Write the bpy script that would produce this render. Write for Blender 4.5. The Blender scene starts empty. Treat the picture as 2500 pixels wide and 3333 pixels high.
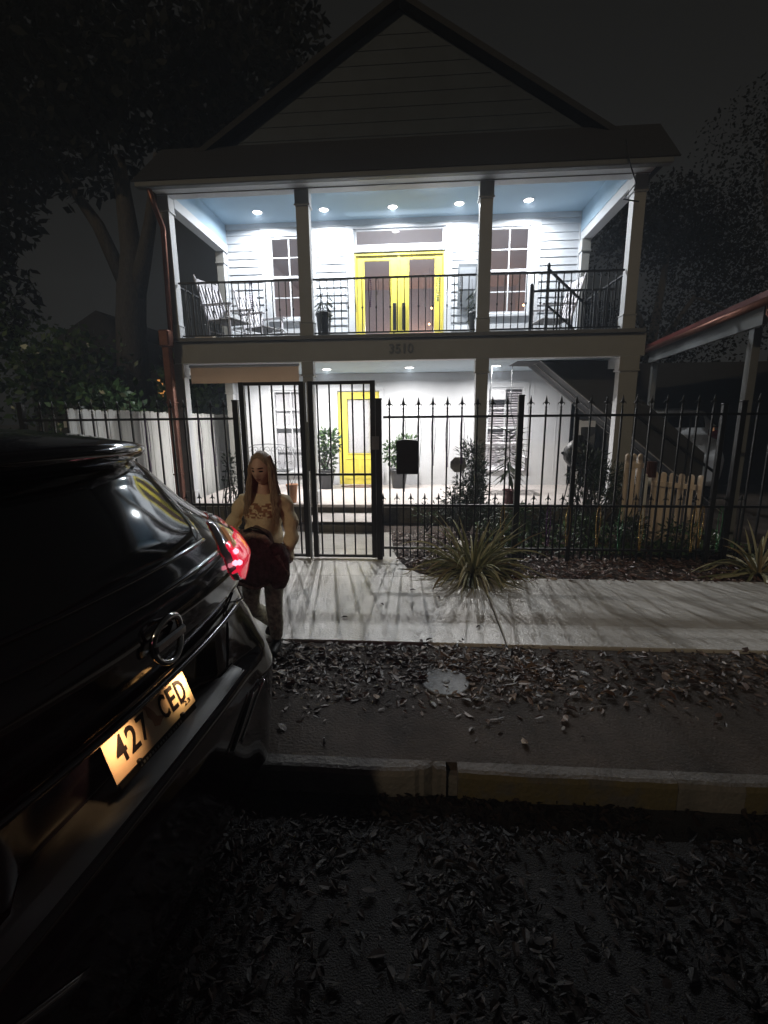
import bpy, bmesh, math, random
from mathutils import Vector, Matrix, noise
import numpy as np
R = math.radians
random.seed(7)
SC = bpy.context.scene
COL = SC.collection

# ---------------------------------------------------------------- camera
cam = bpy.data.cameras.new('camera'); camo = bpy.data.objects.new('camera', cam); COL.objects.link(camo)
cam.sensor_fit = 'HORIZONTAL'; cam.sensor_width = 36.0; cam.lens = 36.0 * 1521.3 / 2500.0
cam.clip_start = 0.03; cam.clip_end = 400
_p, _y, _r = R(11.509), R(4.203), R(-0.530)
fwd = Vector((-math.sin(_y) * math.cos(_p), math.cos(_y) * math.cos(_p), -math.sin(_p)))
rt = Vector((math.cos(_y), math.sin(_y), 0)); up = rt.cross(fwd)
r2 = math.cos(_r) * rt + math.sin(_r) * up; u2 = -math.sin(_r) * rt + math.cos(_r) * up
M = Matrix((r2, u2, -fwd)).transposed().to_4x4(); M.translation = Vector((0, 0, 1.95))
camo.matrix_world = M
SC.camera = camo

# ---------------------------------------------------------------- night sky, exposure, street light from behind left
W = bpy.data.worlds.new('World'); SC.world = W; W.use_nodes = True
nt = W.node_tree; nt.nodes.clear()
sky = nt.nodes.new('ShaderNodeTexSky'); sky.sky_type = 'NISHITA'; sky.sun_disc = False
sky.sun_elevation = R(30); sky.sun_rotation = R(200)
hs = nt.nodes.new('ShaderNodeHueSaturation'); hs.inputs['Saturation'].default_value = 0.0
tint = nt.nodes.new('ShaderNodeMix'); tint.data_type = 'RGBA'; tint.blend_type = 'MULTIPLY'; tint.inputs[0].default_value = 1
tint.inputs[7].default_value = (1.0, 0.98, 0.93, 1)
bg = nt.nodes.new('ShaderNodeBackground'); bg.inputs['Strength'].default_value = 0.0026
wo = nt.nodes.new('ShaderNodeOutputWorld')
nt.links.new(sky.outputs[0], hs.inputs['Color']); nt.links.new(hs.outputs[0], tint.inputs[6])
nt.links.new(tint.outputs[2], bg.inputs['Color']); nt.links.new(bg.outputs[0], wo.inputs['Surface'])
SC.view_settings.view_transform = 'Standard'; SC.view_settings.look = 'None'
SC.view_settings.exposure = 0.0; SC.view_settings.gamma = 1.0
SC.cycles.max_bounces = 6; SC.cycles.transparent_max_bounces = 12
SC.cycles.sample_clamp_indirect = 2.0

sl = bpy.data.lights.new('street_light_sun', 'SUN'); sl.energy = 0.44; sl.angle = R(1.6); sl.color = (1.0, 0.80, 0.52)
so = bpy.data.objects.new('street_light_sun', sl); COL.objects.link(so)
so.rotation_euler = Vector((0.42, 1.0, -0.62)).to_track_quat('-Z', 'Y').to_euler()

# ---------------------------------------------------------------- materials
MATS = {}
def mat(name, col, rough=0.6, metal=0.0, var=0.12, scale=6.0, bump=0.0, bscale=40.0, spec=0.5, emit=None, es=0.0, coat=0.0, stretch=None):
    m = bpy.data.materials.new(name); m.use_nodes = True; n = m.node_tree.nodes; l = m.node_tree.links
    b = n['Principled BSDF']
    b.inputs['Roughness'].default_value = rough; b.inputs['Metallic'].default_value = metal
    b.inputs['Specular IOR Level'].default_value = spec; b.inputs['Coat Weight'].default_value = coat
    b.inputs['Coat Roughness'].default_value = 0.06
    tc = n.new('ShaderNodeTexCoord'); mp = n.new('ShaderNodeMapping'); l.new(tc.outputs['Object'], mp.inputs[0])
    if stretch: mp.inputs['Scale'].default_value = stretch
    if var > 0:
        nz = n.new('ShaderNodeTexNoise'); nz.inputs['Scale'].default_value = scale; nz.inputs['Detail'].default_value = 6; nz.inputs['Roughness'].default_value = 0.65
        l.new(mp.outputs[0], nz.inputs['Vector'])
        rp = n.new('ShaderNodeValToRGB'); rp.color_ramp.elements[0].position = 0.3; rp.color_ramp.elements[1].position = 0.7
        c = col
        rp.color_ramp.elements[0].color = (c[0] * (1 - var), c[1] * (1 - var), c[2] * (1 - var), 1)
        rp.color_ramp.elements[1].color = (min(1, c[0] * (1 + var)), min(1, c[1] * (1 + var)), min(1, c[2] * (1 + var)), 1)
        l.new(nz.outputs['Fac'], rp.inputs[0]); l.new(rp.outputs[0], b.inputs['Base Color'])
    else:
        b.inputs['Base Color'].default_value = (*col, 1)
    if bump > 0:
        n2 = n.new('ShaderNodeTexNoise'); n2.inputs['Scale'].default_value = bscale; n2.inputs['Detail'].default_value = 8
        l.new(mp.outputs[0], n2.inputs['Vector'])
        bp = n.new('ShaderNodeBump'); bp.inputs['Strength'].default_value = bump; bp.inputs['Distance'].default_value = 0.02
        l.new(n2.outputs['Fac'], bp.inputs['Height']); l.new(bp.outputs[0], b.inputs['Normal'])
    if emit:
        b.inputs['Emission Color'].default_value = (*emit, 1); b.inputs['Emission Strength'].default_value = es
    MATS[name] = m
    return m

def glass(name, tint=(0.9, 0.9, 0.9), ior=1.5, rough=0.0, dark=1.0):
    m = bpy.data.materials.new(name); m.use_nodes = True; n = m.node_tree.nodes; l = m.node_tree.links
    n.remove(n['Principled BSDF']); out = n['Material Output']
    t = n.new('ShaderNodeBsdfTransparent'); t.inputs[0].default_value = (*[c * dark for c in tint], 1)
    g = n.new('ShaderNodeBsdfGlossy'); g.inputs['Roughness'].default_value = rough
    f = n.new('ShaderNodeFresnel'); ge = n.new('ShaderNodeNewGeometry'); mr = n.new('ShaderNodeMapRange')
    mr.inputs['To Min'].default_value = ior; mr.inputs['To Max'].default_value = 1 / ior
    l.new(ge.outputs['Backfacing'], mr.inputs['Value']); l.new(mr.outputs[0], f.inputs[0])   # same reflectance from both sides of the sheet
    mx = n.new('ShaderNodeMixShader'); l.new(f.outputs[0], mx.inputs[0]); l.new(t.outputs[0], mx.inputs[1]); l.new(g.outputs[0], mx.inputs[2])
    l.new(mx.outputs[0], out.inputs['Surface']); MATS[name] = m
    return m

white = mat('white_paint', (0.62, 0.63, 0.65), 0.55, var=0.09, scale=1.6, bump=0.06, bscale=60)
siding_m = mat('siding_paint', (0.60, 0.62, 0.65), 0.5, var=0.08, scale=3, bump=0.08, bscale=30, stretch=(1, 4, 4))
tan = mat('shaded_front_trim', (0.27, 0.265, 0.245), 0.6, var=0.06, scale=3, bump=0.08)  # white trim with the dim street-side light put into a darker colour
blue = mat('blue_ceiling_paint', (0.36, 0.50, 0.62), 0.6, var=0.03, scale=2)
yellow = mat('yellow_paint', (0.76, 0.64, 0.10), 0.35, var=0.05, scale=4, bump=0.05)
roofm = mat('roof_shingle', (0.020, 0.018, 0.018), 0.85, var=0.3, scale=25, bump=0.4, bscale=60)
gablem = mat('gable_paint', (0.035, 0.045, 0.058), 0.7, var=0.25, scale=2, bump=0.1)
deckm = mat('deck_edge_paint', (0.13, 0.13, 0.13), 0.6, var=0.15, scale=8, bump=0.1)
porchfl = mat('porch_floor_paint', (0.50, 0.46, 0.44), 0.5, var=0.1, scale=5, bump=0.15, bscale=25)
foundm = mat('porch_brick', (0.10, 0.085, 0.06), 0.85, var=0.4, scale=9, bump=0.5, bscale=30)
iron = mat('black_iron', (0.012, 0.012, 0.013), 0.4, 0.3, var=0.3, scale=20, bump=0.15, bscale=120)
copper = mat('copper_downspout', (0.19, 0.085, 0.06), 0.38, 0.75, var=0.25, scale=6, bump=0.1)
conc = mat('sidewalk_concrete', (0.50, 0.48, 0.45), 0.28, var=0.2, scale=2.5, bump=0.35, bscale=55)
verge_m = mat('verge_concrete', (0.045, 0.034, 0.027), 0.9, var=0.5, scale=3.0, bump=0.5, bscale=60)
kerb_m = mat('kerb_concrete', (0.13, 0.122, 0.115), 0.8, var=0.3, scale=5, bump=0.5, bscale=45)
kerb_y = mat('kerb_yellow_paint', (0.19, 0.14, 0.035), 0.8, var=0.35, scale=4, bump=0.5, bscale=45)
_rp = [n for n in kerb_y.node_tree.nodes if n.type == 'VALTORGB'][0].color_ramp   # worn paint: patches of bare concrete
_rp.elements[0].position = .40; _rp.elements[0].color = (.075, .07, .062, 1); _rp.elements[1].position = .50; _rp.elements[1].color = (.095, .078, .035, 1); _e = _rp.elements.new(.75); _e.color = (.075, .062, .03, 1)
asph = mat('asphalt', (0.014, 0.013, 0.013), 0.85, var=0.4, scale=30, bump=0.8, bscale=140)
soil = mat('soil', (0.035, 0.022, 0.015), 0.95, var=0.5, scale=12, bump=0.9, bscale=35)
wood_y = mat('warm_picket_wood', (0.66, 0.54, 0.42), 0.7, var=0.2, scale=4, bump=0.3, bscale=20, stretch=(4, 4, 0.6))
fencew = mat('weathered_fence_board', (0.62, 0.62, 0.60), 0.8, var=0.13, scale=5, bump=0.3, bscale=20, stretch=(6, 6, 0.5))
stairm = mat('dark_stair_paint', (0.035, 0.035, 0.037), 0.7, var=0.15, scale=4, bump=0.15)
stairl = mat('stair_edge_paint', (0.24, 0.23, 0.22), 0.6, var=0.08, scale=4)
barkm = mat('bark', (0.065, 0.056, 0.046), 0.9, var=0.45, scale=9, bump=1.0, bscale=14, stretch=(3, 3, 0.7))
potb = mat('black_pot', (0.018, 0.018, 0.02), 0.35, var=0.2, scale=8)
terra = mat('terracotta', (0.42, 0.20, 0.10), 0.8, var=0.2, scale=8, bump=0.2)
burg = mat('burgundy_glaze', (0.10, 0.012, 0.014), 0.25, var=0.2, scale=8)
greym = mat('grey_metal', (0.16, 0.17, 0.18), 0.4, 0.5, var=0.15, scale=8)
whitem = mat('white_enamel', (0.62, 0.62, 0.64), 0.35, var=0.05, scale=6)
shade_m = mat('shade_fabric', (0.60, 0.50, 0.41), 0.85, var=0.06, scale=10, bump=0.3, bscale=150)
_n = shade_m.node_tree; _t = _n.nodes.new('ShaderNodeBsdfTranslucent'); _t.inputs[0].default_value = (.62, .50, .40, 1); _x = _n.nodes.new('ShaderNodeMixShader'); _x.inputs[0].default_value = .5
_n.links.new(_n.nodes['Principled BSDF'].outputs[0], _x.inputs[1]); _n.links.new(_t.outputs[0], _x.inputs[2]); _n.links.new(_x.outputs[0], _n.nodes['Material Output'].inputs['Surface'])
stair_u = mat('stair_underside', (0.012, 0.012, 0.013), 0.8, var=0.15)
curtain = mat('curtain_fabric', (0.80, 0.86, 0.86), 0.85, var=0.12, scale=7, stretch=(9, 1, 2))
blindm = mat('blind_slat', (0.82, 0.83, 0.85), 0.5, var=0.04)
room_wall = mat('room_wall_paint', (0.42, 0.41, 0.44), 0.8, var=0.08, scale=1.5)
room_floor = mat('room_floor_wood', (0.30, 0.20, 0.13), 0.4, var=0.2, scale=4, stretch=(8, 1, 1))
room_ceil = mat('room_ceiling_paint', (0.40, 0.38, 0.40), 0.8, var=0.05)
rocker = mat('rocker_paint', (0.55, 0.53, 0.56), 0.5, var=0.08, scale=9)
seatm = mat('dark_wicker', (0.20, 0.19, 0.19), 0.8, var=0.3, scale=60, bump=0.5, bscale=120)
pane = glass('window_glass', (0.93, 0.91, 0.92), 1.6, dark=1.0)
lamp_e = mat('lamp_lens', (0.9, 0.9, 0.9), 0.4, var=0, emit=(1.0, 0.97, 0.95), es=14.0)
bulb_e = mat('warm_bulb', (0.9, 0.8, 0.6), 0.4, var=0, emit=(1.0, 0.55, 0.22), es=9.0)
litwin_e = mat('lit_window', (0.8, 0.5, 0.2), 0.4, var=0, emit=(1.0, 0.42, 0.10), es=0.75)
matmat = mat('coir_mat', (0.16, 0.10, 0.08), 0.95, var=0.5, scale=25, bump=0.6, bscale=80)
redroof = mat('red_metal_roof', (0.10, 0.022, 0.018), 0.5, var=0.15, scale=5)
greytrim = mat('grey_trim', (0.13, 0.135, 0.135), 0.6, var=0.08, scale=4)
whitecar = mat('white_car_paint', (0.78, 0.79, 0.80), 0.25, var=0.02, coat=0.6)
tancar = mat('tan_car_paint', (0.34, 0.27, 0.18), 0.3, var=0.02, coat=0.6)
darkglass = mat('dark_car_glass', (0.010, 0.010, 0.011), 0.065, var=0.3, scale=30, spec=0.8, bump=0.008, bscale=9)
redlens = mat('red_lens', (0.25, 0.0, 0.02), 0.15, var=0)
rubber = mat('tyre_rubber', (0.012, 0.012, 0.012), 0.8, var=0.2, scale=20)
alloy = mat('alloy', (0.35, 0.35, 0.36), 0.3, 0.9, var=0.05)

def leafmat(name, cols, rough=0.45, spec=0.5):
    """colour picked per leaf from a face attribute"""
    m = bpy.data.materials.new(name); m.use_nodes = True; n = m.node_tree.nodes; l = m.node_tree.links
    b = n['Principled BSDF']; b.inputs['Roughness'].default_value = rough; b.inputs['Specular IOR Level'].default_value = spec
    a = n.new('ShaderNodeAttribute'); a.attribute_name = 'tone'
    rp = n.new('ShaderNodeValToRGB'); e = rp.color_ramp.elements
    while len(e) < len(cols): e.new(0.5)
    for i, c in enumerate(cols): e[i].position = i / (len(cols) - 1); e[i].color = (*c, 1)
    l.new(a.outputs['Fac'], rp.inputs[0]); l.new(rp.outputs[0], b.inputs['Base Color'])
    MATS[name] = m
    return m
litter_m = leafmat('dry_leaf', [(0.012, 0.007, 0.005), (0.045, 0.025, 0.018), (0.09, 0.052, 0.036), (0.20, 0.14, 0.10), (0.02, 0.013, 0.01), (0.07, 0.042, 0.03)], 0.42, 0.35)
mulch_m = leafmat('mulch_leaf', [(0.05, 0.022, 0.015), (0.13, 0.06, 0.04), (0.10, 0.05, 0.03), (0.30, 0.24, 0.2)], 0.4)
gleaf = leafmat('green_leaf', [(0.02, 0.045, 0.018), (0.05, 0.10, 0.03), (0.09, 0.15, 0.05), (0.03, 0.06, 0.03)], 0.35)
dleaf = leafmat('dark_leaf', [(0.018, 0.03, 0.018), (0.035, 0.055, 0.03), (0.06, 0.085, 0.045)], 0.5)
strapleaf = leafmat('strap_leaf', [(0.07, 0.08, 0.035), (0.24, 0.24, 0.12), (0.55, 0.52, 0.36), (0.13, 0.16, 0.07), (0.30, 0.22, 0.12)], 0.35)

# ---------------------------------------------------------------- mesh building
class MB:
    def __init__(s): s.v = []; s.f = []; s.mi = []; s.t = []; s.m = 0; s.tone = 0.5; s.sm = []; s.smooth = False
    def add(s, vs, fs):
        k = len(s.v); s.v += [tuple(x) for x in vs]
        for f in fs: s.f.append(tuple(i + k for i in f)); s.mi.append(s.m); s.t.append(s.tone); s.sm.append(s.smooth)
        return s
    def box(s, x0, x1, y0, y1, z0, z1, c=0.0):
        if x0 > x1: x0, x1 = x1, x0
        if y0 > y1: y0, y1 = y1, y0
        if z0 > z1: z0, z1 = z1, z0
        if c > 0:
            c = min(c, (x1 - x0) * .45, (y1 - y0) * .45, (z1 - z0) * .45)
            bm = bmesh.new(); bmesh.ops.create_cube(bm, size=1)
            for v in bm.verts: v.co = Vector(((x0 + x1) / 2 + v.co.x * (x1 - x0), (y0 + y1) / 2 + v.co.y * (y1 - y0), (z0 + z1) / 2 + v.co.z * (z1 - z0)))
            bmesh.ops.bevel(bm, geom=bm.edges[:], offset=c, segments=1, affect='EDGES', profile=0.5)
            bm.verts.index_update(); s.add([v.co[:] for v in bm.verts], [[v.index for v in f.verts] for f in bm.faces]); bm.free(); return s
        return s.add([(x0, y0, z0), (x1, y0, z0), (x1, y1, z0), (x0, y1, z0), (x0, y0, z1), (x1, y0, z1), (x1, y1, z1), (x0, y1, z1)],
                     [(0, 3, 2, 1), (4, 5, 6, 7), (0, 1, 5, 4), (1, 2, 6, 5), (2, 3, 7, 6), (3, 0, 4, 7)])
    def tube(s, pts, r, n=8, cap=True, flat=1.0):
        pts = [Vector(p) for p in pts]; rs = r if isinstance(r, (list, tuple)) else [r] * len(pts)
        prev = None; rings = []
        for i, p in enumerate(pts):
            d = (pts[min(i + 1, len(pts) - 1)] - pts[max(i - 1, 0)]).normalized()
            if d.length < 1e-6: d = Vector((0, 0, 1))
            if prev is None:
                a = Vector((0, 0, 1)) if abs(d.z) < 0.9 else Vector((1, 0, 0))
                prev = d.cross(a).normalized()
            x = (prev - d * prev.dot(d)).normalized(); y = d.cross(x); prev = x
            rings.append([p + (x * math.cos(2 * math.pi * k / n) + y * flat * math.sin(2 * math.pi * k / n)) * rs[i] for k in range(n)])
        vs = [v for rg in rings for v in rg]; fs = []
        for i in range(len(pts) - 1):
            for k in range(n): fs.append((i * n + k, i * n + (k + 1) % n, (i + 1) * n + (k + 1) % n, (i + 1) * n + k))
        if cap: fs += [tuple(range(n))[::-1], tuple((len(pts) - 1) * n + k for k in range(n))]
        o = s.smooth; s.smooth = n > 5; s.add(vs, fs); s.smooth = o
        return s
    def lathe(s, c, prof, n=24, cap=True):
        """prof: list of (r, z) from bottom to top"""
        vs = []; fs = []
        for r, z in prof:
            for k in range(n):
                a = 2 * math.pi * k / n; vs.append((c[0] + r * math.cos(a), c[1] + r * math.sin(a), c[2] + z))
        for i in range(len(prof) - 1):
            for k in range(n): fs.append((i * n + k, i * n + (k + 1) % n, (i + 1) * n + (k + 1) % n, (i + 1) * n + k))
        if cap: fs += [tuple(range(n))[::-1], tuple((len(prof) - 1) * n + k for k in range(n))]
        o = s.smooth; s.smooth = True; s.add(vs, fs); s.smooth = o
        return s
    def prism(s, poly, axis, a, b):
        """extrude polygon; axis 'y': poly in (x,z); 'x': poly in (y,z); 'z': poly in (x,y)"""
        def mk(p, t): return (p[0], t, p[1]) if axis == 'y' else ((t, p[0], p[1]) if axis == 'x' else (p[0], p[1], t))
        n = len(poly); vs = [mk(p, a) for p in poly] + [mk(p, b) for p in poly]
        return s.add(vs, [tuple(range(n))[::-1], tuple(range(n, 2 * n))] + [(i, (i + 1) % n, n + (i + 1) % n, n + i) for i in range(n)])
    def beam(s, p, q, w, h, upv=(0, 0, 1)):
        p = Vector(p); q = Vector(q); d = (q - p).normalized(); x = d.cross(Vector(upv)).normalized(); y = x.cross(d)
        vs = []
        for c in (p, q):
            for a, b in ((-1, -1), (1, -1), (1, 1), (-1, 1)): vs.append(c + x * a * w / 2 + y * b * h / 2)
        return s.add(vs, [(0, 3, 2, 1), (4, 5, 6, 7), (0, 1, 5, 4), (1, 2, 6, 5), (2, 3, 7, 6), (3, 0, 4, 7)])
    def build(s, name, mats, parent=None, off=None, rule=None):
        me = bpy.data.meshes.new(name)
        if off is None: off = root_off(parent)
        me.from_pydata([(v[0] - off[0], v[1] - off[1], v[2] - off[2]) for v in s.v], [], s.f)
        if not isinstance(mats, (list, tuple)): mats = [mats]
        for m in mats: me.materials.append(m)
        me.polygons.foreach_set('material_index', s.mi); me.polygons.foreach_set('use_smooth', s.sm)
        a = me.attributes.new('tone', 'FLOAT', 'FACE'); a.data.foreach_set('value', s.t)
        bm = bmesh.new(); bm.from_mesh(me); bmesh.ops.recalc_face_normals(bm, faces=bm.faces) if len(s.f) < 3000 else None; bm.to_mesh(me); bm.free()
        if rule:
            for p_ in me.polygons: p_.material_index = rule(p_.normal)
        me.update()
        o = bpy.data.objects.new(name, me); COL.objects.link(o)
        if parent is not None: o.parent = parent
        return o
WO = {}
def root_off(p):
    while p is not None and p.parent is not None: p = p.parent
    return WO.get(p.name, (0, 0, 0)) if p is not None else (0, 0, 0)
def tag(o, label, cat, group=None, kind=None):
    if label: o['label'] = label
    if cat: o['category'] = cat
    if group: o['group'] = group
    if kind: o['kind'] = kind
    return o
def thing(name, label, cat, loc=(0, 0, 0), group=None):
    """an Empty at the thing's base; its parts are given in world coordinates and stored relative to it"""
    o = bpy.data.objects.new(name, None); COL.objects.link(o); o.location = loc; o.empty_display_size = 0.2
    WO[o.name] = tuple(loc)
    return tag(o, label, cat, group)
def solo(mb, name, mats, label, cat, loc, group=None, kind=None):
    """a thing that is one mesh, origin at loc"""
    o = mb.build(name, mats, None, off=loc); o.location = loc; WO[o.name] = tuple(loc)
    return tag(o, label, cat, group, kind)
def struct(mb, name, mats, kind='structure'):
    o = mb.build(name, mats, None, off=(0, 0, 0)); o['kind'] = kind
    return o
def copy_tree(o, parent=None):
    c = o.copy(); COL.objects.link(c)
    if parent is not None: c.parent = parent; c.matrix_parent_inverse = o.matrix_parent_inverse
    for ch in [x for x in bpy.data.objects if x.parent == o]: copy_tree(ch, c)
    return c
def text_mesh(txt, size, extrude, name='t', bold=0.0, sx=1.0):
    cu = bpy.data.curves.new(name, 'FONT'); cu.body = txt; cu.size = size; cu.extrude = extrude; cu.offset = bold
    cu.align_x = 'CENTER'; cu.align_y = 'CENTER'; cu.resolution_u = 3
    o = bpy.data.objects.new(name, cu); COL.objects.link(o)
    dg = bpy.context.evaluated_depsgraph_get(); me = bpy.data.meshes.new_from_object(o.evaluated_get(dg))
    vs = [(v.co.x * sx, v.co.y, v.co.z) for v in me.vertices]; fs = [tuple(p.vertices) for p in me.polygons]
    bpy.data.objects.remove(o); bpy.data.curves.remove(cu); bpy.data.meshes.remove(me)
    return vs, fs
def leaf(mb, p, d, n, L, w, tone, fold=0.25):
    """one folded leaf: base p, direction d, face normal n"""
    d = Vector(d).normalized(); s_ = d.cross(Vector(n)).normalized(); nn = s_.cross(d)
    p = Vector(p); mb.tone = tone
    a = p; b = p + d * L * 0.5 + s_ * w / 2 + nn * w * fold; c = p + d * L; e = p + d * L * 0.5 - s_ * w / 2 + nn * w * fold
    q = d * L; u_ = s_ * w / 2; k = nn * w * fold
    mb.add([a, p + q * .25 + u_ * .8 + k, p + q * .62 + u_ * .85 + k, c - nn * w * fold * .6, p + q * .62 - u_ * .85 + k, p + q * .25 - u_ * .8 + k, p + q * .3, p + q * .65],
           [(0, 1, 6), (1, 2, 7, 6), (2, 3, 7), (0, 6, 5), (6, 7, 4, 5), (7, 3, 4)])
def rv(s=1.0): return Vector((random.uniform(-s, s), random.uniform(-s, s), random.uniform(-s, s)))

litter_d = leafmat('dimmed_street_leaf', [(0.003, 0.0025, 0.002), (0.008, 0.005, 0.004), (0.020, 0.013, 0.010), (0.035, 0.026, 0.022), (0.004, 0.003, 0.003), (0.014, 0.010, 0.008)], 0.55, 0.16)  # fallen leaves with the dimness of the street darkened into their colours
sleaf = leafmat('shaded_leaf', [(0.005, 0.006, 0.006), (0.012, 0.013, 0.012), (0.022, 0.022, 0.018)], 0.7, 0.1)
UP, LO, ROOM, TAIL, PLATE = 74.0, 64.0, 220.0, 0.5, 0.15

# ================================================================ SETTING
m = MB(); m.box(-90, 90, -40, 2.11, -0.3, 0.0); struct(m, 'street', asph)
m = MB(); m.box(-150, 150, 2.24, 260, -0.3, 0.144); struct(m, 'ground', soil)
m = MB()
def jag(x): return 0.006 * noise.noise(Vector((x * 9, 1.3, 0))) + 0.010 * noise.noise(Vector((x * 2.3, 5.1, 0))) + .03 * math.exp(-((x - .09) / .07) ** 2) * (1 + noise.noise(Vector((x * 40, 0, 0))))
def kerb_run(xs, mi):
    vs = []; fs = []
    for x in xs:
        j = jag(x); cz = 0.152 + 0.004 * noise.noise(Vector((x * 14, 0, 3)))
        vs += [(x, 2.100 + j, -0.1), (x, 2.100 + j, cz - 0.03), (x, 2.112 + j, cz - 0.007), (x, 2.13 + j, cz), (x, 2.185, cz + 0.003), (x, 2.185, -0.1)]
    n = len(xs)
    m.m = 0
    for i in range(n - 1):
        for k in range(5):
            m.m = mi if k <= 1 else 0
            m.add([vs[i * 6 + k], vs[(i + 1) * 6 + k], vs[(i + 1) * 6 + k + 1], vs[i * 6 + k + 1]], [(0, 1, 2, 3)])
    m.m = 0; m.add(vs[:6], [tuple(range(6))]); m.add(vs[-6:], [tuple(range(6))])
kerb_run(np.linspace(-14, -0.52, 120), 0); kerb_run(np.linspace(-0.519, 0.155, 30), 0); kerb_run(np.linspace(0.215, 1.30, 40), 1)
kerb_run(np.linspace(1.303, 1.62, 10), 0); kerb_run(np.linspace(1.621, 6, 60), 1); kerb_run(np.linspace(6.01, 30, 60), 0)
m.m = 0; m.box(0.155, 0.215, 2.15, 2.186, -0.1, 0.10)
struct(m, 'kerb', [kerb_m, kerb_y])
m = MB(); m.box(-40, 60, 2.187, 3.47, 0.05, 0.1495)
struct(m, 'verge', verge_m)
m = MB()
for k in range(-8, 10):
    a = 0.713 + 3.1 * k; m.box(a + 0.006, a + 3.094, 3.48, 5.06, 0.05, 0.172, 0.008)
struct(m, 'sidewalk', conc)
m = MB(); m.prism([(-2.3, 5.068), (.30, 5.068), (.12, 5.12), (0, 5.20), (-.12, 5.38), (-.23, 5.66), (-.30, 5.95), (-.33, 6.16), (-2.3, 6.16)], 'z', 0.05, 0.168); m.prism([(-2.3, 6.17), (-.33, 6.17), (-.37, 6.6), (-.41, 7.12), (-2.3, 7.12)], 'z', 0.05, 0.168); struct(m, 'front_walk', conc)
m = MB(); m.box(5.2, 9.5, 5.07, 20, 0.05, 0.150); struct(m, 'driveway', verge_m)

# ================================================================ HOUSE
YW, YF = 10.3, 7.91
H = thing('two_storey_house', 'white two storey house with lit double porch, blue porch ceiling and yellow doors', 'house', (-0.3, 10.3, 0.15))
# porch base, floor and steps
m = MB(); m.box(-4.1, 3.42, YF + 0.0, 10.6, 0.1, 0.42); m.build('porch_base', foundm, H)
m = MB(); m.box(-4.12, 3.45, YF - 0.05, 10.5, 0.422, 0.472, 0.008); m.build('porch_floor', porchfl, H)
m = MB(); m.box(-1.80, -0.58, 7.50, YF - 0.052, 0.1, 0.318, 0.01)
m.box(-1.80, -0.58, 7.10, 7.495, 0.1, 0.286, 0.01); m.build('porch_steps', foundm, H)
m = MB(); m.box(-1.78, -0.60, 7.13, YF - 0.055, 0.322, 0.334, 0.004); m.build('step_tread', porchfl, H)
# lower wall (smooth, with board joints) leaving openings as frames in front of it
def wall_with_holes(mb, x0, x1, z0, z1, holes, ya, yb):
    xs = sorted({x0, x1, *[h[0] for h in holes], *[h[1] for h in holes]})
    for a, b in zip(xs, xs[1:]):
        zs = [z0]; hs_ = sorted([h for h in holes if h[0] <= a + 1e-6 and h[1] >= b - 1e-6], key=lambda h: h[2])
        cur = z0
        for h in hs_:
            if h[2] > cur: mb.box(a, b, ya, yb, cur, h[2])
            cur = h[3]
        if cur < z1: mb.box(a, b, ya, yb, cur, z1)
lo_holes = [(-3.17, -2.39, 0.80, 2.53), (-1.75, -0.83, 0.473, 2.49), (1.46, 2.22, 0.87, 2.53)]
up_holes = [(-3.06, -2.29, 4.00, 5.57), (-1.31, 0.51, 3.25, 5.22), (-1.30, 0.50, 5.345, 5.66), (1.40, 2.19, 4.00, 5.60)]
m = MB(); wall_with_holes(m, -4.02, 3.2, 0.473, 2.86, lo_holes, YW, YW + 0.16); m.build('lower_wall', white, H)
m = MB()
for x in (-3.9, -3.45, -2.05, -0.45, 0.1, 0.75, 1.2, 2.414, 2.9): m.box(x, x + 0.012, YW - 0.006, YW - 0.0005, 0.60, 2.70)
m.box(-3.99, 3.17, YW - 0.02, YW - 0.0005, 2.70, 2.855); m.build('wall_batten', white, H)
# the shell of the house behind
m = MB(); m.box(-4.02, -3.9, YW + 0.161, 21, 0.1, 6.0); m.box(3.08, 3.2, YW + 0.161, 21, 0.1, 6.0); m.box(-3.9, 3.08, 20.9, 21, 0.1, 6.0); m.build('side_wall', siding_m, H)
# upper wall: lap siding between flat boards
m = MB(); wall_with_holes(m, -4.02, 3.2, 3.26, 5.86, up_holes, YW + 0.004, YW + 0.16); m.build('upper_wall', siding_m, H)
for x0, x1 in ((-3.95, -3.24), (-2.12, -1.48), (0.66, 1.185), (2.39, 3.12)):
    m = MB()
    z = 3.255
    while z < 5.70:
        z1 = min(z + 0.1475, 5.72)
        m.add([(x0, YW + 0.003, z), (x1, YW + 0.003, z), (x1, YW - 0.019, z), (x0, YW - 0.019, z), (x0, YW - 0.002, z1), (x1, YW - 0.002, z1), (x0, YW + 0.003, z1), (x1, YW + 0.003, z1)],
              [(0, 1, 2, 3), (3, 2, 5, 4), (4, 5, 7, 6), (0, 3, 4, 6), (1, 7, 5, 2)])
        z += 0.1475
    m.build('siding', siding_m, H)
m = MB()
for x0, x1, t in ((-3.24, -3.07, .024), (-2.28, -2.12, .024), (-1.48, -1.325, .024), (0.525, 0.66, .024), (1.185, 1.39, .024), (2.20, 2.39, .024), (3.12, 3.2, .03), (-4.02, -3.95, .03)):
    m.box(x0, x1, YW - t, YW + 0.003, 3.26, 5.72, 0.003)
m.box(-4.02, 3.2, YW - 0.034, YW + 0.003, 5.722, 5.858, 0.003)
m.box(-1.323, 0.523, YW - 0.03, YW + 0.003, 5.225, 5.343, 0.003); m.box(-1.323, 0.523, YW - 0.027, YW + 0.003, 5.662, 5.72, 0.003)
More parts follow.
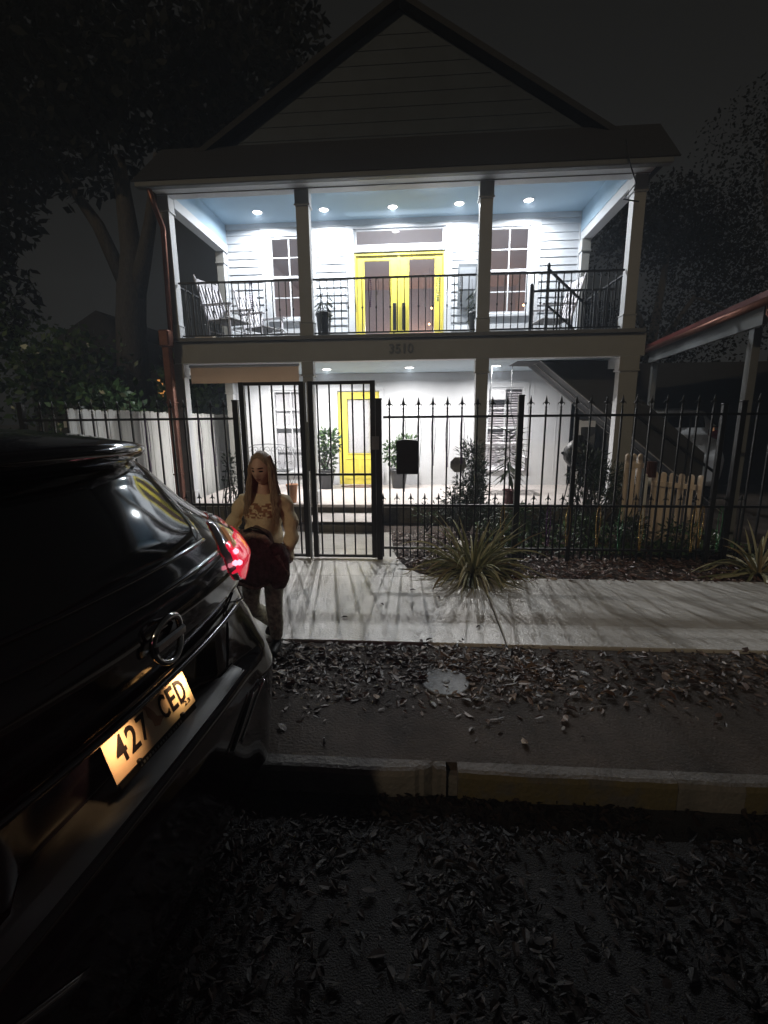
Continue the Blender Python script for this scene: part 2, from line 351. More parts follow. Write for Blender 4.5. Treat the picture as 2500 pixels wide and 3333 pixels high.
for x0, x1, z0, z1 in ((-3.069, -2.281, 5.575, 5.72), (1.391, 2.199, 5.603, 5.72), (-3.069, -2.281, 3.70, 3.995), (1.391, 2.199, 3.70, 3.995)):
    m.box(x0, x1, YW - 0.022, YW + 0.003, z0, z1, 0.002)
for x0, x1 in ((-3.15, -2.2), (1.31, 2.28)): m.box(x0, x1, YW - 0.06, YW - 0.025, 3.93, 3.985, 0.004)
m.build('wall_trim', white, H)

def window(x0, x1, z0, z1, meet, name='window', blinds=False, casing=None, hz=None):
    f = MB(); e = 0.035; y0, y1 = YW + 0.01, YW + 0.07
    f.box(x0, x0 + e, y0, y1, z0, z1); f.box(x1 - e, x1, y0, y1, z0, z1); f.box(x0 + e, x1 - e, y0 + .001, y1, z0, z0 + e); f.box(x0 + e, x1 - e, y0 + .001, y1, z1 - e, z1)
    if casing:
        c = casing; f.box(x0 - c, x0 - .001, YW - .024, YW - .001, z0 - .02, z1 + .001, .003); f.box(x1 + .001, x1 + c, YW - .024, YW - .001, z0 - .02, z1 + .001, .003)
        f.box(x0 - c, x1 + c, YW - .027, YW - .001, z1 + .002, z1 + c, .003); f.box(x0 - c - .03, x1 + c + .03, YW - .07, YW - .001, z0 - .07, z0 - .021, .004)
    w = f.build(name, white, H)
    s_ = MB(); cx = (x0 + x1) / 2
    s_.box(x0 + e, x1 - e, y0 + .006, y1 - .008, meet - .022, meet + .022)
    for a, b in ((z0 + e, meet - .022), (meet + .022, z1 - e)):
        s_.box(cx - .011, cx + .011, y0 + .016, y1 - .02, a, b)
        s_.box(x0 + e, cx - .011, y0 + .017, y1 - .021, (a + b) / 2 - .010, (a + b) / 2 + .010); s_.box(cx + .011, x1 - e, y0 + .017, y1 - .021, (a + b) / 2 - .010, (a + b) / 2 + .010)
    s_.build('muntin', white, w)
    p = MB(); p.box(x0 + e, x1 - e, y1 - .019, y1 - .014, z0 + e, z1 - e); p.build('pane', pane, w)
    if blinds:
        b_ = MB(); z = z0 + .04
        while z < z1 - .04:
            b_.box(x0 + .03, x1 - .03, y1 + .02, y1 + .045, z, z + .004); b_.add([(x0 + .03, y1 + .02, z), (x1 - .03, y1 + .02, z), (x1 - .03, y1 + .05, z + .030), (x0 + .03, y1 + .05, z + .030)], [(0, 1, 2, 3)]); z += .052
        b_.build('blind', blindm, w)
    return w
window(-3.06, -2.29, 4.00, 5.57, 4.81)
window(1.40, 2.19, 4.00, 5.60, 4.81)
wl = window(-3.17, -2.39, 0.80, 2.53, 1.75, casing=.09)
wr = window(1.46, 2.22, 0.87, 2.53, 1.70, blinds=True, casing=.10)
m = MB(); m.box(-3.15, -2.41, YW + 0.12, YW + 0.13, 0.8, 2.5); m.build('curtain', curtain, wl)
# window air conditioner upper left of the right lower window
m = MB(); m.box(1.50, 1.82, YW - 0.12, YW + 0.01, 2.28, 2.49, 0.01)
for k in range(7): m.box(1.53, 1.79, YW - 0.126, YW - 0.121, 2.305 + k * .024, 2.317 + k * .024)
m.build('air_conditioner', whitem, H)
# transom
m = MB(); m.box(-1.30, 0.50, YW + .03, YW + .07, 5.345, 5.375); m.box(-1.30, 0.50, YW + .03, YW + .07, 5.63, 5.66); m.box(-1.30, -1.27, YW + .03, YW + .07, 5.376, 5.629); m.box(0.47, 0.50, YW + .03, YW + .07, 5.376, 5.629)
tr = m.build('transom_window', white, H); m = MB(); m.box(-1.27, 0.47, YW + .045, YW + .05, 5.376, 5.629); m.build('pane', pane, tr)
# doors
m = MB(); y0 = YW + .035
m.box(-1.31, -1.285, YW + .0, YW + .10, 3.255, 5.22); m.box(0.485, 0.51, YW + .0, YW + .10, 3.255, 5.22); m.box(-1.284, 0.484, YW + .0, YW + .10, 5.165, 5.22); m.build('door_frame', yellow, H)
def door_leaf(x0, x1, z0, z1, g, y, nm='door', hs_=None, panels=None):
    f = MB(); gx0, gx1, gz0, gz1 = g
    f.box(x0, gx0, y, y + .045, z0, z1); f.box(gx1, x1, y, y + .045, z0, z1); f.box(gx0, gx1, y + .0005, y + .045, gz1, z1); f.box(gx0, gx1, y + .0005, y + .045, z0, gz0)
    t = .018
    for a, b, c, d in ((gx0 - t, gx1 + t, gz1, gz1 + t), (gx0 - t, gx1 + t, gz0 - t, gz0), (gx0 - t, gx0, gz0, gz1), (gx1, gx1 + t, gz0, gz1)): f.box(a, b, y - .010, y - .0005, c, d, .003)
    if panels:
        for a, b, c, d in panels:
            for e_, f_, g_, h_ in ((a, b, d - t, d), (a, b, c, c + t), (a, a + t, c + t, d - t), (b - t, b, c + t, d - t)): f.box(e_, f_, y - .010, y - .0005, g_, h_, .003)
    o = f.build(nm, yellow, H); p = MB(); p.box(gx0, gx1, y + .02, y + .026, gz0, gz1); p.build('pane', pane, o)
    return o
dl = door_leaf(-1.283, -0.416, 3.262, 5.16, (-1.12, -0.60, 3.45, 5.07), y0)
dr = door_leaf(-0.404, 0.482, 3.262, 5.16, (-0.20, 0.32, 3.45, 5.08), y0)
m = MB(); m.box(-0.43, -0.39, y0 - .018, y0 - .001, 3.27, 5.15, .004); m.build('astragal', yellow, H)
for dd, x in ((dl, -0.50), (dr, -0.31)):
    m = MB(); m.box(x - .035, x + .035, y0 - .055, y0 - .015, 3.72, 4.25, .01); m.box(x - .012, x + .012, y0 - .016, y0 - .0005, 3.8, 3.83); m.box(x - .012, x + .012, y0 - .016, y0 - .0005, 4.15, 4.18)
    m.build('handle', iron, dd)
dw = door_leaf(-1.74, -0.84, 0.478, 2.48, (-1.54, -1.04, 1.16, 2.33), YW + .03, panels=[(-1.62, -1.33, .60, 1.05), (-1.25, -.96, .60, 1.05)])
m = MB(); m.box(-1.53, -1.05, YW + .066, YW + .07, 1.17, 2.32); m.build('curtain', curtain, dw)
m = MB(); m.tube([(-0.92, YW + .03, 1.35), (-0.92, YW - .03, 1.35)], .012); m.tube([(-0.92, YW - .03, 1.35), (-1.0, YW - .035, 1.35)], .010); m.build('handle', greym, dw)
m = MB(); m.box(-1.935, -1.742, YW - .026, YW - .001, .475, 2.50, .003); m.box(-.838, -.742, YW - .026, YW - .001, .475, 2.50, .003); m.box(-1.935, -.742, YW - .028, YW - .001, 2.502, 2.58, .003); m.build('door_casing', white, H)
# upstairs room seen through the glass
m = MB(); m.box(-3.85, 3.05, YW + .165, 16.2, 3.19, 3.25); m.build('room_floor', room_floor, H)
m = MB(); m.box(-3.89, -3.85, YW + .17, 16.2, 3.25, 6.0); m.box(3.05, 3.075, YW + .17, 16.2, 3.25, 6.0); m.box(-3.85, 3.05, 16.1, 16.2, 3.25, 6.0); m.build('room_wall', room_wall, H)
m = MB(); m.box(-3.85, 3.05, YW + .165, 16.1, 5.95, 6.0); m.build('room_ceiling', room_ceil, H)
m = MB(); m.box(-3.85, 3.05, 12.5, 16.1, 2.9, 2.95); m.box(-3.85, 3.05, 12.4, 12.5, .1, 2.9); m.build('lower_room_wall', white, H)
# ceilings
m = MB(); m.box(-3.95, 3.14, YF + .2, YW - .036, 5.82, 5.86); m.box(-3.98, -3.951, YF + .2, YW - .036, 5.44, 5.86); m.box(3.141, 3.17, YF + .2, YW - .036, 5.44, 5.86); m.box(-3.95, 3.14, YF + .175, YF + .199, 5.42, 5.84); m.build('upper_ceiling', blue, H)
m = MB(); m.box(-4.0, 3.3, YF + .19, YW - .022, 2.862, 2.90); m.build('lower_ceiling', mat('pale_ceiling_paint', (0.52, 0.62, 0.70), .6, var=.02), H)
m = MB(); m.box(-4.13, 3.48, YF + .19, YW + 0.0, 2.902, 3.19); m.box(-4.13, 3.48, YF - .06, YW + .003, 3.192, 3.25, 0.004); m.build('deck', deckm, H)
# beams
m = MB(); m.box(-4.08, 3.52, YF, YF + .189, 2.85, 3.188, .004); m.build('lower_beam', [tan, white], H, rule=lambda n_: 1 if n_.z < -.5 or n_.y > .5 else 0)  # porch light put into the colour: underside and back lighter than the front
m = MB(); m.box(-4.12, 3.36, YF, YF + .169, 5.39, 5.56, .004); m.box(-4.12, 3.36, 7.70, YF - .001, 5.405, 5.425); m.build('upper_beam', [tan, white], H, rule=lambda n_: 1 if n_.z < -.5 or n_.y > .5 else 0)  # lamplit underside and back coloured white, dim street face darker
for a, b in ((-4.12, -3.94), (3.15, 3.33)):
    m = MB(); m.box(a, b, YF + .2, YW + .1, 5.28, 5.44, .004); m.build('side_beam', white, H)
    m = MB(); m.box(a + .02, b - .02, YF + .19, YW + .1, 2.70, 2.861); m.build('side_beam', white, H)
# columns
def column(x0, x1, z0, z1, y=YF, d=.19, nm='column', mi=None, cap=True):
    c = MB()
    ya, yb = y, y + d
    c.box(x0 + .012, x1 - .012, ya + .012, yb - .012, z0 + .2, z1 - .2)
    c.box(x0, x1, ya, yb, z0, z0 + .2, .006); c.box(x0, x1, ya, yb, z1 - .2, z1, .006)
    c.box(x0 - .012, x1 + .012, ya - .012, yb + .012, z1 - .225, z1 - .201, .004); c.box(x0 - .008, x1 + .008, ya - .008, yb + .008, z0 + .201, z0 + .218, .004)
    return c.build(nm, [tan, white], H, rule=lambda n_: 0 if n_.y < -.5 else 1)   # one white paint: dim street light coloured into the front, lamplit sides kept white
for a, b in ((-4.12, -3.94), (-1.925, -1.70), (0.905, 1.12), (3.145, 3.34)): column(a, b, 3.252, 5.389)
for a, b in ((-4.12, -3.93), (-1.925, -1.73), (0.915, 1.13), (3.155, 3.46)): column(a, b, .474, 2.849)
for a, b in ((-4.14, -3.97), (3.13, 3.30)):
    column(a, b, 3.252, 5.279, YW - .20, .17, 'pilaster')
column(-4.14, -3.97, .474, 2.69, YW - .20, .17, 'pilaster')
# gutter, roof, gable
m = MB(); m.box(-4.28, 3.52, 7.58, 7.70, 5.37, 5.45, .012); m.build('gutter', greytrim, H)
m = MB()
xl, xr, xm = -4.35, 3.72, -0.33
m.add([(-4.32, 7.57, 5.455), (3.60, 7.57, 5.455), (3.80, 8.77, 6.46), (-4.4, 8.77, 6.46), (-4.32, 7.58, 5.44), (3.60, 7.58, 5.44), (3.80, 8.77, 6.42), (-4.4, 8.77, 6.42)],
      [(0, 1, 2, 3), (7, 6, 5, 4), (0, 4, 5, 1), (1, 5, 6, 2), (3, 7, 4, 0), (2, 6, 7, 3)])
for s_, xe in ((-1, -4.45), (1, 3.85)):
    ax = [(xm, 8.60, 8.27), (xe, 8.60, 5.80), (xe, 21.3, 5.80), (xm, 21.3, 8.27)]
    t = [(p[0], p[1], p[2] + .10) for p in ax]
    m.add(ax + t, [(0, 1, 2, 3), (7, 6, 5, 4), (0, 4, 5, 1), (1, 5, 6, 2), (2, 6, 7, 3), (3, 7, 4, 0)])
rf = m.build('roof', roofm, H)
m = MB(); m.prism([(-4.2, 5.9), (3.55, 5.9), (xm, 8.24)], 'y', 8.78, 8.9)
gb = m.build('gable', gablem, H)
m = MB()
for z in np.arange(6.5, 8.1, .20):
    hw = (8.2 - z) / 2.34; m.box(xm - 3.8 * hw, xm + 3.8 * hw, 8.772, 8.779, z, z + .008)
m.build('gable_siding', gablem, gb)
# house number on the beam
vs, fs = text_mesh('3510', 0.20, 0.006, bold=.004); m = MB(); m.add([(v[0] - .28, YF - .012 - v[2], v[1] + 3.02) for v in vs], fs); m.build('house_number', greym, H)
# leader downspout
m = MB(); m.tube([(-4.10, 7.66, 5.38), (-4.08, 7.76, 5.15), (-4.03, 7.85, 4.9), (-4.06, 7.84, 3.35)], .042, 10); m.build('downspout', copper, H)
m = MB(); m.box(-4.19, -4.02, 7.66, 7.845, 3.10, 3.36, .02); m.box(-4.165, -4.045, 7.69, 7.82, .15, 3.10, .012)
for z in (1.0, 2.2): m.box(-4.175, -4.035, 7.68, 7.83, z, z + .03, .004)
m.build('downspout', copper, H)

# ceiling lights: emitting lens in a trim ring, with the lamp itself
def ceil_light(x, y, z, power, col):
    r_ = MB(); r_.lathe((x, y, z), [(.084, -.006), (.100, -.008), (.105, -.001), (.084, -.001)], 24, cap=False); t = r_.build('ceiling_light', whitem, H)
    l_ = MB(); l_.lathe((x, y, z), [(.082, -.0045), (.082, -.002)], 24); l_.build('lens', lamp_e, t)
    ld = bpy.data.lights.new('ceiling_lamp', 'AREA'); ld.shape = 'DISK'; ld.size = .02; ld.energy = power; ld.color = col; ld.spread = R(165)
    lo = bpy.data.objects.new('ceiling_lamp', ld); COL.objects.link(lo); lo.location = (x - H.location.x, y - H.location.y, z - .012 - H.location.z); lo.parent = H
for x, y in ((-3.10, 9.74), (-1.81, 9.75), (-.50, 9.75), (.74, 9.72), (2.0, 9.70)): ceil_light(x, y, 5.82, UP, (0.93, 0.97, 1.0))
for x, y in ((-3.0, 9.3), (-1.77, 9.30), (-.17, 9.22), (1.44, 9.20)): ceil_light(x, y, 2.862, LO, (1.0, 0.975, 0.95))

# balcony railings
rails = []
def railing(p, q, n, name='railing', zb=3.27, zt=4.12, posts=True):
    t = MB(); p = Vector(p); q = Vector(q); d = (q - p)
    t.beam((p.x, p.y, zt), (q.x, q.y, zt), .045, .025); t.beam((p.x, p.y, zb + .03), (q.x, q.y, zb + .03), .035, .02)
    mid = (p + q) / 2; t.box(mid.x - .012, mid.x + .012, mid.y - .012, mid.y + .012, 3.252, zb + .02)
    r_ = t.build(name, iron, H)
    for k in range(n):
        c = p + d * ((k + 1) / (n + 1)); b = MB(); w = .0068
        b.box(c.x - w, c.x + w, c.y - w, c.y + w, zb + .04, zt - .012)
        if k % 2 == 0: b.box(c.x - .014, c.x + .014, c.y - .014, c.y + .014, 3.66, 3.70, .008)
        b.build('baluster', iron, r_)
YR = 8.0
railing((-3.93, YR), (-1.93, YR), 17); railing((-1.70, YR), (0.90, YR), 22); railing((1.12, YR), (3.14, YR), 17)
railing((-4.03, 8.1), (-4.03, 10.1), 13); railing((3.24, 8.1), (3.24, 10.1), 13)
# stair guard on the balcony: two newels, sloping handrails
m = MB()
for x, z in ((1.87, 4.05), (2.13, 4.36)): m.box(x - .022, x + .022, 8.48, 8.524, 3.252, z); m.lathe((x, 8.502, z), [(.02, 0), (.028, .012), (.02, .03), (.004, .05)], 8)
m.beam((2.13, 8.5, 4.30), (2.74, 8.5, 3.76), .04, .035); m.beam((2.13, 8.5, 3.75), (2.60, 8.5, 3.36), .03, .03)
m.beam((1.89, 8.502, 3.97), (3.2, 8.502, 3.97), .03, .03)
for k in range(9): x = 2.26 + k * .10; m.box(x - .008, x + .008, 8.494, 8.51, 3.26, 3.95)
for k in range(5): x = 2.31 + k * .2; m.box(x - .014, x + .014, 8.488, 8.516, 3.26, 4.1 if k < 1 else 3.95)
m.beam((2.74, 8.5, 3.76), (3.22, 9.6, 4.0), .03, .03)
m.build('stair_guard', iron, H)
# outside stair: solid skirt, underside and light stringer edges
sl_ = -0.80
def zl(x): return 2.89 + sl_ * (x - 2.0)
m = MB()
m.prism([(2.0, zl(2.0)), (3.5, zl(3.5)), (3.5, 2.845), (2.06, 2.845)], 'y', 8.42, 8.45)
m.prism([(3.501, zl(3.501)), (4.9, zl(4.9)), (4.9, zl(4.9) + .72), (3.501, zl(3.501) + .72)], 'y', 8.42, 8.45)
m.prism([(1.98, zl(1.98) + .03), (5.3, zl(5.3) + .03), (5.3, zl(5.3) + .06), (1.98, zl(1.98) + .06)], 'y', 8.451, 9.30)
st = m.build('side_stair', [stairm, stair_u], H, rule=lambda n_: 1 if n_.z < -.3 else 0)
for y in (8.40, 8.84, 9.28):
    m = MB(); m.prism([(1.97, zl(1.97)), (5.3, zl(5.3)), (5.3, zl(5.3) + .02), (1.97, zl(1.97) + .02)], 'y', y, y + .02); m.build('stringer', stairl, st)
m = MB(); m.prism([(1.68, 2.86), (2.1, 2.845), (1.9, 2.97)], 'y', 8.451, 9.27); 
for k in range(14):
    x = 2.1 + .23 * k; m.box(x, x + .26, 8.452, 9.27, zl(x) + .07, zl(x) + .095)
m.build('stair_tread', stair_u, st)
m = MB(); m.box(2.81, 2.91, 8.72, 8.82, .474, 1.86); m.box(2.911, 3.155, 8.73, 8.80, 1.74, 1.845); m.build('stair_post', white, H)
m = MB(); m.beam((3.55, 8.38, 2.05), (5.1, 8.38, .95), .03, .04); m.box(4.58, 4.60, 8.37, 8.39, .15, 1.9); m.build('handrail', iron, H)

# ================================================================ IRON FENCE AND GATES
YN = 5.73
def finial(b, x, y, z, s=1.0):
    """spear with two curled side barbs, tip at z+0.20*s"""
    b.lathe((x, y, z), [(.008 * s, 0), (.014 * s, .008 * s), (.008 * s, .018 * s), (.013 * s, .045 * s), (.007 * s, .062 * s), (.007 * s, .075 * s), (.019 * s, .10 * s), (.011 * s, .135 * s), (.001, .18 * s)], 6)
    for d in (-1, 1):
        b.tube([(x, y, z + .078 * s), (x + d * .018 * s, y, z + .098 * s), (x + d * .034 * s, y, z + .090 * s), (x + d * .038 * s, y, z + .070 * s)], [.007 * s, .008 * s, .006 * s, .002 * s], 5)
def tall_picket(x, parent, z0=.20, fin=True, y=YN):
    b = MB(); b.box(x - .0095, x + .0095, y - .0095, y + .0095, z0, 2.02)
    if fin:
        finial(b, x, y, 2.0, 1.0); b.box(x - .014, x + .014, y - .014, y + .014, 1.945, 1.965, .005)
    b.build('picket', iron, parent)
def short_picket(x, parent, y=YN):
    b = MB(); b.box(x - .007, x + .007, y - .007, y + .007, .20, .90); finial(b, x, y, .875, .85); b.build('short_picket', iron, parent)
def post(x, parent, z1, w=.033, y=YN, z0=.14):
    b = MB(); b.box(x - w, x + w, y - w, y + w, z0, z1, .003); b.box(x - w - .006, x + w + .006, y - w - .006, y + w + .006, z1 + .001, z1 + .018, .006); b.build('post', iron, parent)
FR = thing('iron_fence', 'black iron fence with fleur spear finials, section right of the gate', 'fence', (2.0, YN, .15), 'iron fence sections along the sidewalk')
def rails_(parent, x0, x1, zs):
    for z, h in zs:
        b = MB(); b.box(x0, x1, YN - .018, YN + .018, z - h, z + h); b.build('rail', iron, parent)
rails_(FR, -0.42, 6.4, ((1.945, .014), (.867, .014), (.319, .013)))
xs = [-.345, -.177, .004, .174, .347, .519, .700, .874, 1.051, 1.318, 1.495, 1.667, 1.839, 2.006, 2.184, 2.360, 2.518, 2.683, 2.857, 3.027, 3.203, 3.372]
for x in xs: tall_picket(x, FR)
for k in range(5): tall_picket(3.86 + k * .173, FR)
for k in range(9): short_picket(-.43 + .172 * k + (.0), FR)
for k in range(15): short_picket(1.41 + .172 * k, FR)
post(1.205, FR, 2.17); post(1.855, FR, 1.93, .024); post(3.49, FR, 2.05, .026); post(3.69, FR, 2.08, .03); post(5.2, FR, 2.1)
post(-.475, FR, 2.15, .036)
FL = thing('iron_fence', 'black iron fence with spear finials, section left of the gate behind the car and woman', 'fence', (-3.6, YN, .15), 'iron fence sections along the sidewalk')
rails_(FL, -4.99, -2.27, ((1.945, .014), (.867, .014), (.319, .013)))
for x in (-4.774, -4.609, -4.429, -4.253, -4.09, -3.92, -3.751, -3.582, -3.41, -3.234, -3.06, -2.895, -2.721, -2.552, -2.385): tall_picket(x, FL)
for k in range(16): short_picket(-4.86 + .172 * k, FL)
post(-5.03, FL, 2.15); post(-2.235, FL, 2.15)
def gate(x0, x1, bars, label, extra=None):
    g = thing('iron_gate', label, 'gate', ((x0 + x1) / 2, YN, .17), 'tall iron gate leaves')
    b = MB(); w = .03
    for a in (x0 + w, x1 - w): b.box(a - w, a + w, YN - w, YN + w, .19, 2.375)
    b.box(x0 + 2 * w, x1 - 2 * w, YN - .02, YN + .02, 2.335, 2.374); b.box(x0 + 2 * w, x1 - 2 * w, YN - .016, YN + .016, .19, .222); b.box(x0 + 2 * w, x1 - 2 * w, YN - .014, YN + .014, 1.24, 1.268)
    b.build('gate_frame', iron, g)
    for x in bars:
        c = MB(); c.box(x - .0095, x + .0095, YN - .0095, YN + .0095, .223, 2.334); c.build('bar', iron, g)
    return g
gL = gate(-2.175, -1.375, (-2.058, -1.921, -1.773, -1.627, -1.487), 'black iron gate leaf left of the middle, partly behind the standing woman')
gR = gate(-1.325, -.515, (-1.216, -1.069, -.927, -.790, -.652), 'black iron gate leaf in front of the porch steps and yellow lower door')
m = MB(); m.box(-1.372, -1.352, YN - .034, YN + .03, .16, 2.36); m.box(-1.348, -1.33, YN - .04, YN + .0, 1.30, 1.9); m.build('drop_bolt', greym, gL)
m = MB(); m.box(-.56, -.47, YN - .05, YN - .034, 1.56, 1.72, .004); m.tube([(-.50, YN - .05, 1.68), (-.50, YN - .075, 1.68)], .012); m.build('lock', greym, gR)

# mailbox hung on the fence
MBX = thing('mailbox', 'black metal mailbox with arched lid hung on the iron fence', 'mailbox', (-.13, YN - .03, 1.27))
m = MB(); m.box(-.258, -.004, YN - .13, YN - .02, 1.27, 1.62, .006); m.build('box', iron, MBX)
m = MB(); pts = [(-.262, 1.60)] + [(-.131 - .131 * math.cos(a), 1.655 + .03 * math.sin(a)) for a in np.linspace(0, math.pi, 9)] + [(0, 1.60)]
m.prism(pts, 'y', YN - .14, YN - .015); m.build('lid', iron, MBX)

# bead strands on the fence and balcony
def beadmat(n, c, me=.3): return mat(n, c, .25, me, var=0.05)
bm_p = beadmat('purple_bead', (.10, .02, .16)); bm_g = beadmat('green_bead', (.03, .16, .06)); bm_o = beadmat('gold_bead', (.55, .36, .10), .8); bm_w = beadmat('white_bead', (.5, .5, .52)); bm_t = beadmat('teal_bead', (.02, .42, .40)); bm_k = beadmat('dark_bead', (.03, .02, .03))
def beads(x, y, zt, ln, mt, label, group, r=.006, gap=.014, w=.018):
    b = MB(); n = int(ln / gap)
    for side in (-1, 1):
        for k in range(n):
            t = k / n; xx = x + side * (.008 + w * math.sin(min(1, t * 1.3) * math.pi) ** .6 * (1 - .3 * t)); zz = zt - t * ln
            b.lathe((xx, y, zz - r), [(.001, 0), (r, r * .7), (r, r * 1.4), (.001, r * 2)], 5, cap=False)
    b.tube([(x - .008, y, zt), (x - .008, y - .0, zt + .02), (x + .008, y, zt + .02), (x + .008, y, zt)], .003, 4)
    return solo(b, 'bead_strand', mt, label, 'beads', (x, y, zt), group)
G1 = 'bead strands hung on the iron fence'
for x, ln, mt, lb in ((-3.385, .66, bm_p, 'long purple bead strand on the left fence, beside the copper downspout'), (-2.705, .60, bm_p, 'purple bead strand on the left fence, left of two near the dark gate post'),
                      (-2.535, .58, bm_p, 'purple bead strand on the left fence, right of two near the dark gate post'),
                      (-.17, .9, bm_k, 'thin dark bead strand hanging to the left of the mailbox top'), (.012, .60, bm_w, 'pale bead strand at the right edge of the mailbox'),
                      (.18, .58, bm_p, 'short purple bead strand, first one right of the mailbox'), (.353, .60, bm_p, 'thick purple bead strand, second one right of the mailbox'), (.525, .56, bm_p, 'purple bead strand in front of the porch wall, left of the brown column')):
    beads(x, YN - .02, 1.935, ln, mt, lb, G1)
for x, ln, mt, lb in ((2.70, .55, bm_o, 'long gold bead strand on the lower rail beside the picket fence'), (3.30, .56, bm_o, 'bright gold bead strand low on the far right of the fence'), (3.385, .5, bm_o, 'dim gold bead strand beside the bright one at the far right'),
                      (2.19, .50, bm_o, 'gold star bead strand low on the fence over the shrubs'), (1.60, .50, bm_p, 'purple bead strand low on the fence over the dark shrubs'), (1.045, .52, bm_o, 'gold bead strand low on the fence beside the strap-leaf clump'),
                      (3.60, .55, bm_g, 'green bead strand low on the far right end of the fence'), (2.45, .55, bm_g, 'green bead strand low on the fence in front of the right column'), (1.83, .5, bm_o, 'thin gold bead strand low on the fence, right of the purple one')):
    beads(x, YN - .02, .855, ln, mt, lb, G1, r=.007, gap=.016)
G2 = 'bead strands hung on the balcony railing'
for x, ln, mt, r, lb in ((-2.72, .42, bm_p, .012, 'chunky purple bead strand on the left balcony railing beside the window'), (-.78, .44, bm_p, .012, 'chunky purple bead strand on the balcony railing left of the yellow doors'),
                         (-1.15, .45, bm_w, .006, 'pale bead strand on the railing above the black upstairs planter'), (.30, .38, bm_t, .011, 'teal bead strand in front of the right upstairs door glass'),
                         (.10, .45, bm_w, .006, 'white bead strand in front of the right upstairs door'), (-.45, .36, bm_o, .008, 'gold bead strand over the left door pull'), (-.66, .25, bm_k, .005, 'short dark bead strand in front of the left door glass'),
                         (-1.0, .5, bm_w, .006, 'pale bead strand at the left door edge'), (.44, .28, bm_o, .005, 'thin gold bead strand at the right door edge'), (.57, .38, bm_w, .006, 'pale bead strand right of the yellow doors'), (.665, .40, bm_k, .010, 'dark chunky bead strand in front of the grey wall box'),
                         (-3.1, .35, bm_w, .006, 'pale bead strand in front of the rocking chairs'), (1.35, .3, bm_w, .006, 'pale bead strand in front of the right upstairs window')):
    # moved into reach of the railing
    beads(x, YR - .03, 4.10, ln, mt, lb, G2, r=r, gap=r * 2.3, w=.012)

# ================================================================ PLANTS
def leafy_ball(mb, c, rad, n, L, w, squash=1.0, shell=.35, droop=0.0):
    for k in range(n):
        d = rv().normalized(); rr = shell + (1 - shell) * random.random()
        p = Vector(c) + Vector((d.x * rad[0] * rr, d.y * rad[1] * rr, d.z * rad[2] * rr))
        dd = (d + rv(.7) + Vector((0, 0, -droop))).normalized()
        leaf(mb, p, dd, rv(), L * random.uniform(.6, 1.2), w * random.uniform(.7, 1.2), random.random())
def branches(mb, base, tips, r0, r1=.004):
    for t in tips:
        b = Vector(base); t = Vector(t); mid = (b + t) / 2 + rv(.12 * (t - b).length); mb.tube([b, mid, t], [r0, (r0 + r1) / 2, r1], 5)
def pot(name, x, y, z, h, r0, r1, mt, label, grp=None, lip=True):
    p = thing(name, label, 'potted plant', (x, y, z), grp); b = MB()
    b.lathe((x, y, z), [(r0, .0), (r1 * .97, h * .9), (r1 * 1.06 if lip else r1, h * .9), (r1 * 1.06 if lip else r1, h), (r1 * .93, h), (r1 * .9, h * .92), (.0, h * .92)], 28, cap=False); b.build('pot', mt, p)
    return p
def potted_bush(x, y, z, label, crown, n, L, w, grp, h=.40, r0=.13, r1=.19):
    p = pot('potted_bush', x, y, z, h, r0, r1, potb, label, grp)
    b = MB(); tips = []
    for c, rad, k in crown: leafy_ball(b, c, rad, k, L, w); tips += [Vector(c) + rv(rad[0] * .6) for _ in range(5)]
    b.build('foliage', gleaf, p)
    b = MB(); branches(b, (x, y, z + h * .9), tips, .014); b.build('stem', barkm, p)
    return p
potted_bush(-1.93, 9.70, .472, 'leafy bush in a tall black pot left of the yellow lower door', [((-1.85, 9.7, 1.45), (.22, .2, .33), 330), ((-2.2, 9.65, 1.40), (.24, .18, .28), 170), ((-1.87, 9.7, 1.05), (.15, .15, .2), 90)], 0, .10, .05, 'bushes in black pots beside the lower door')
potted_bush(-.40, 9.80, .472, 'leafy bush in a tall black pot behind the mailbox', [((-.55, 9.8, 1.22), (.17, .16, .25), 150), ((-.25, 9.8, 1.38), (.27, .2, .19), 210), ((-.35, 9.8, 1.05), (.15, .15, .15), 60)], 0, .10, .05, 'bushes in black pots beside the lower door')
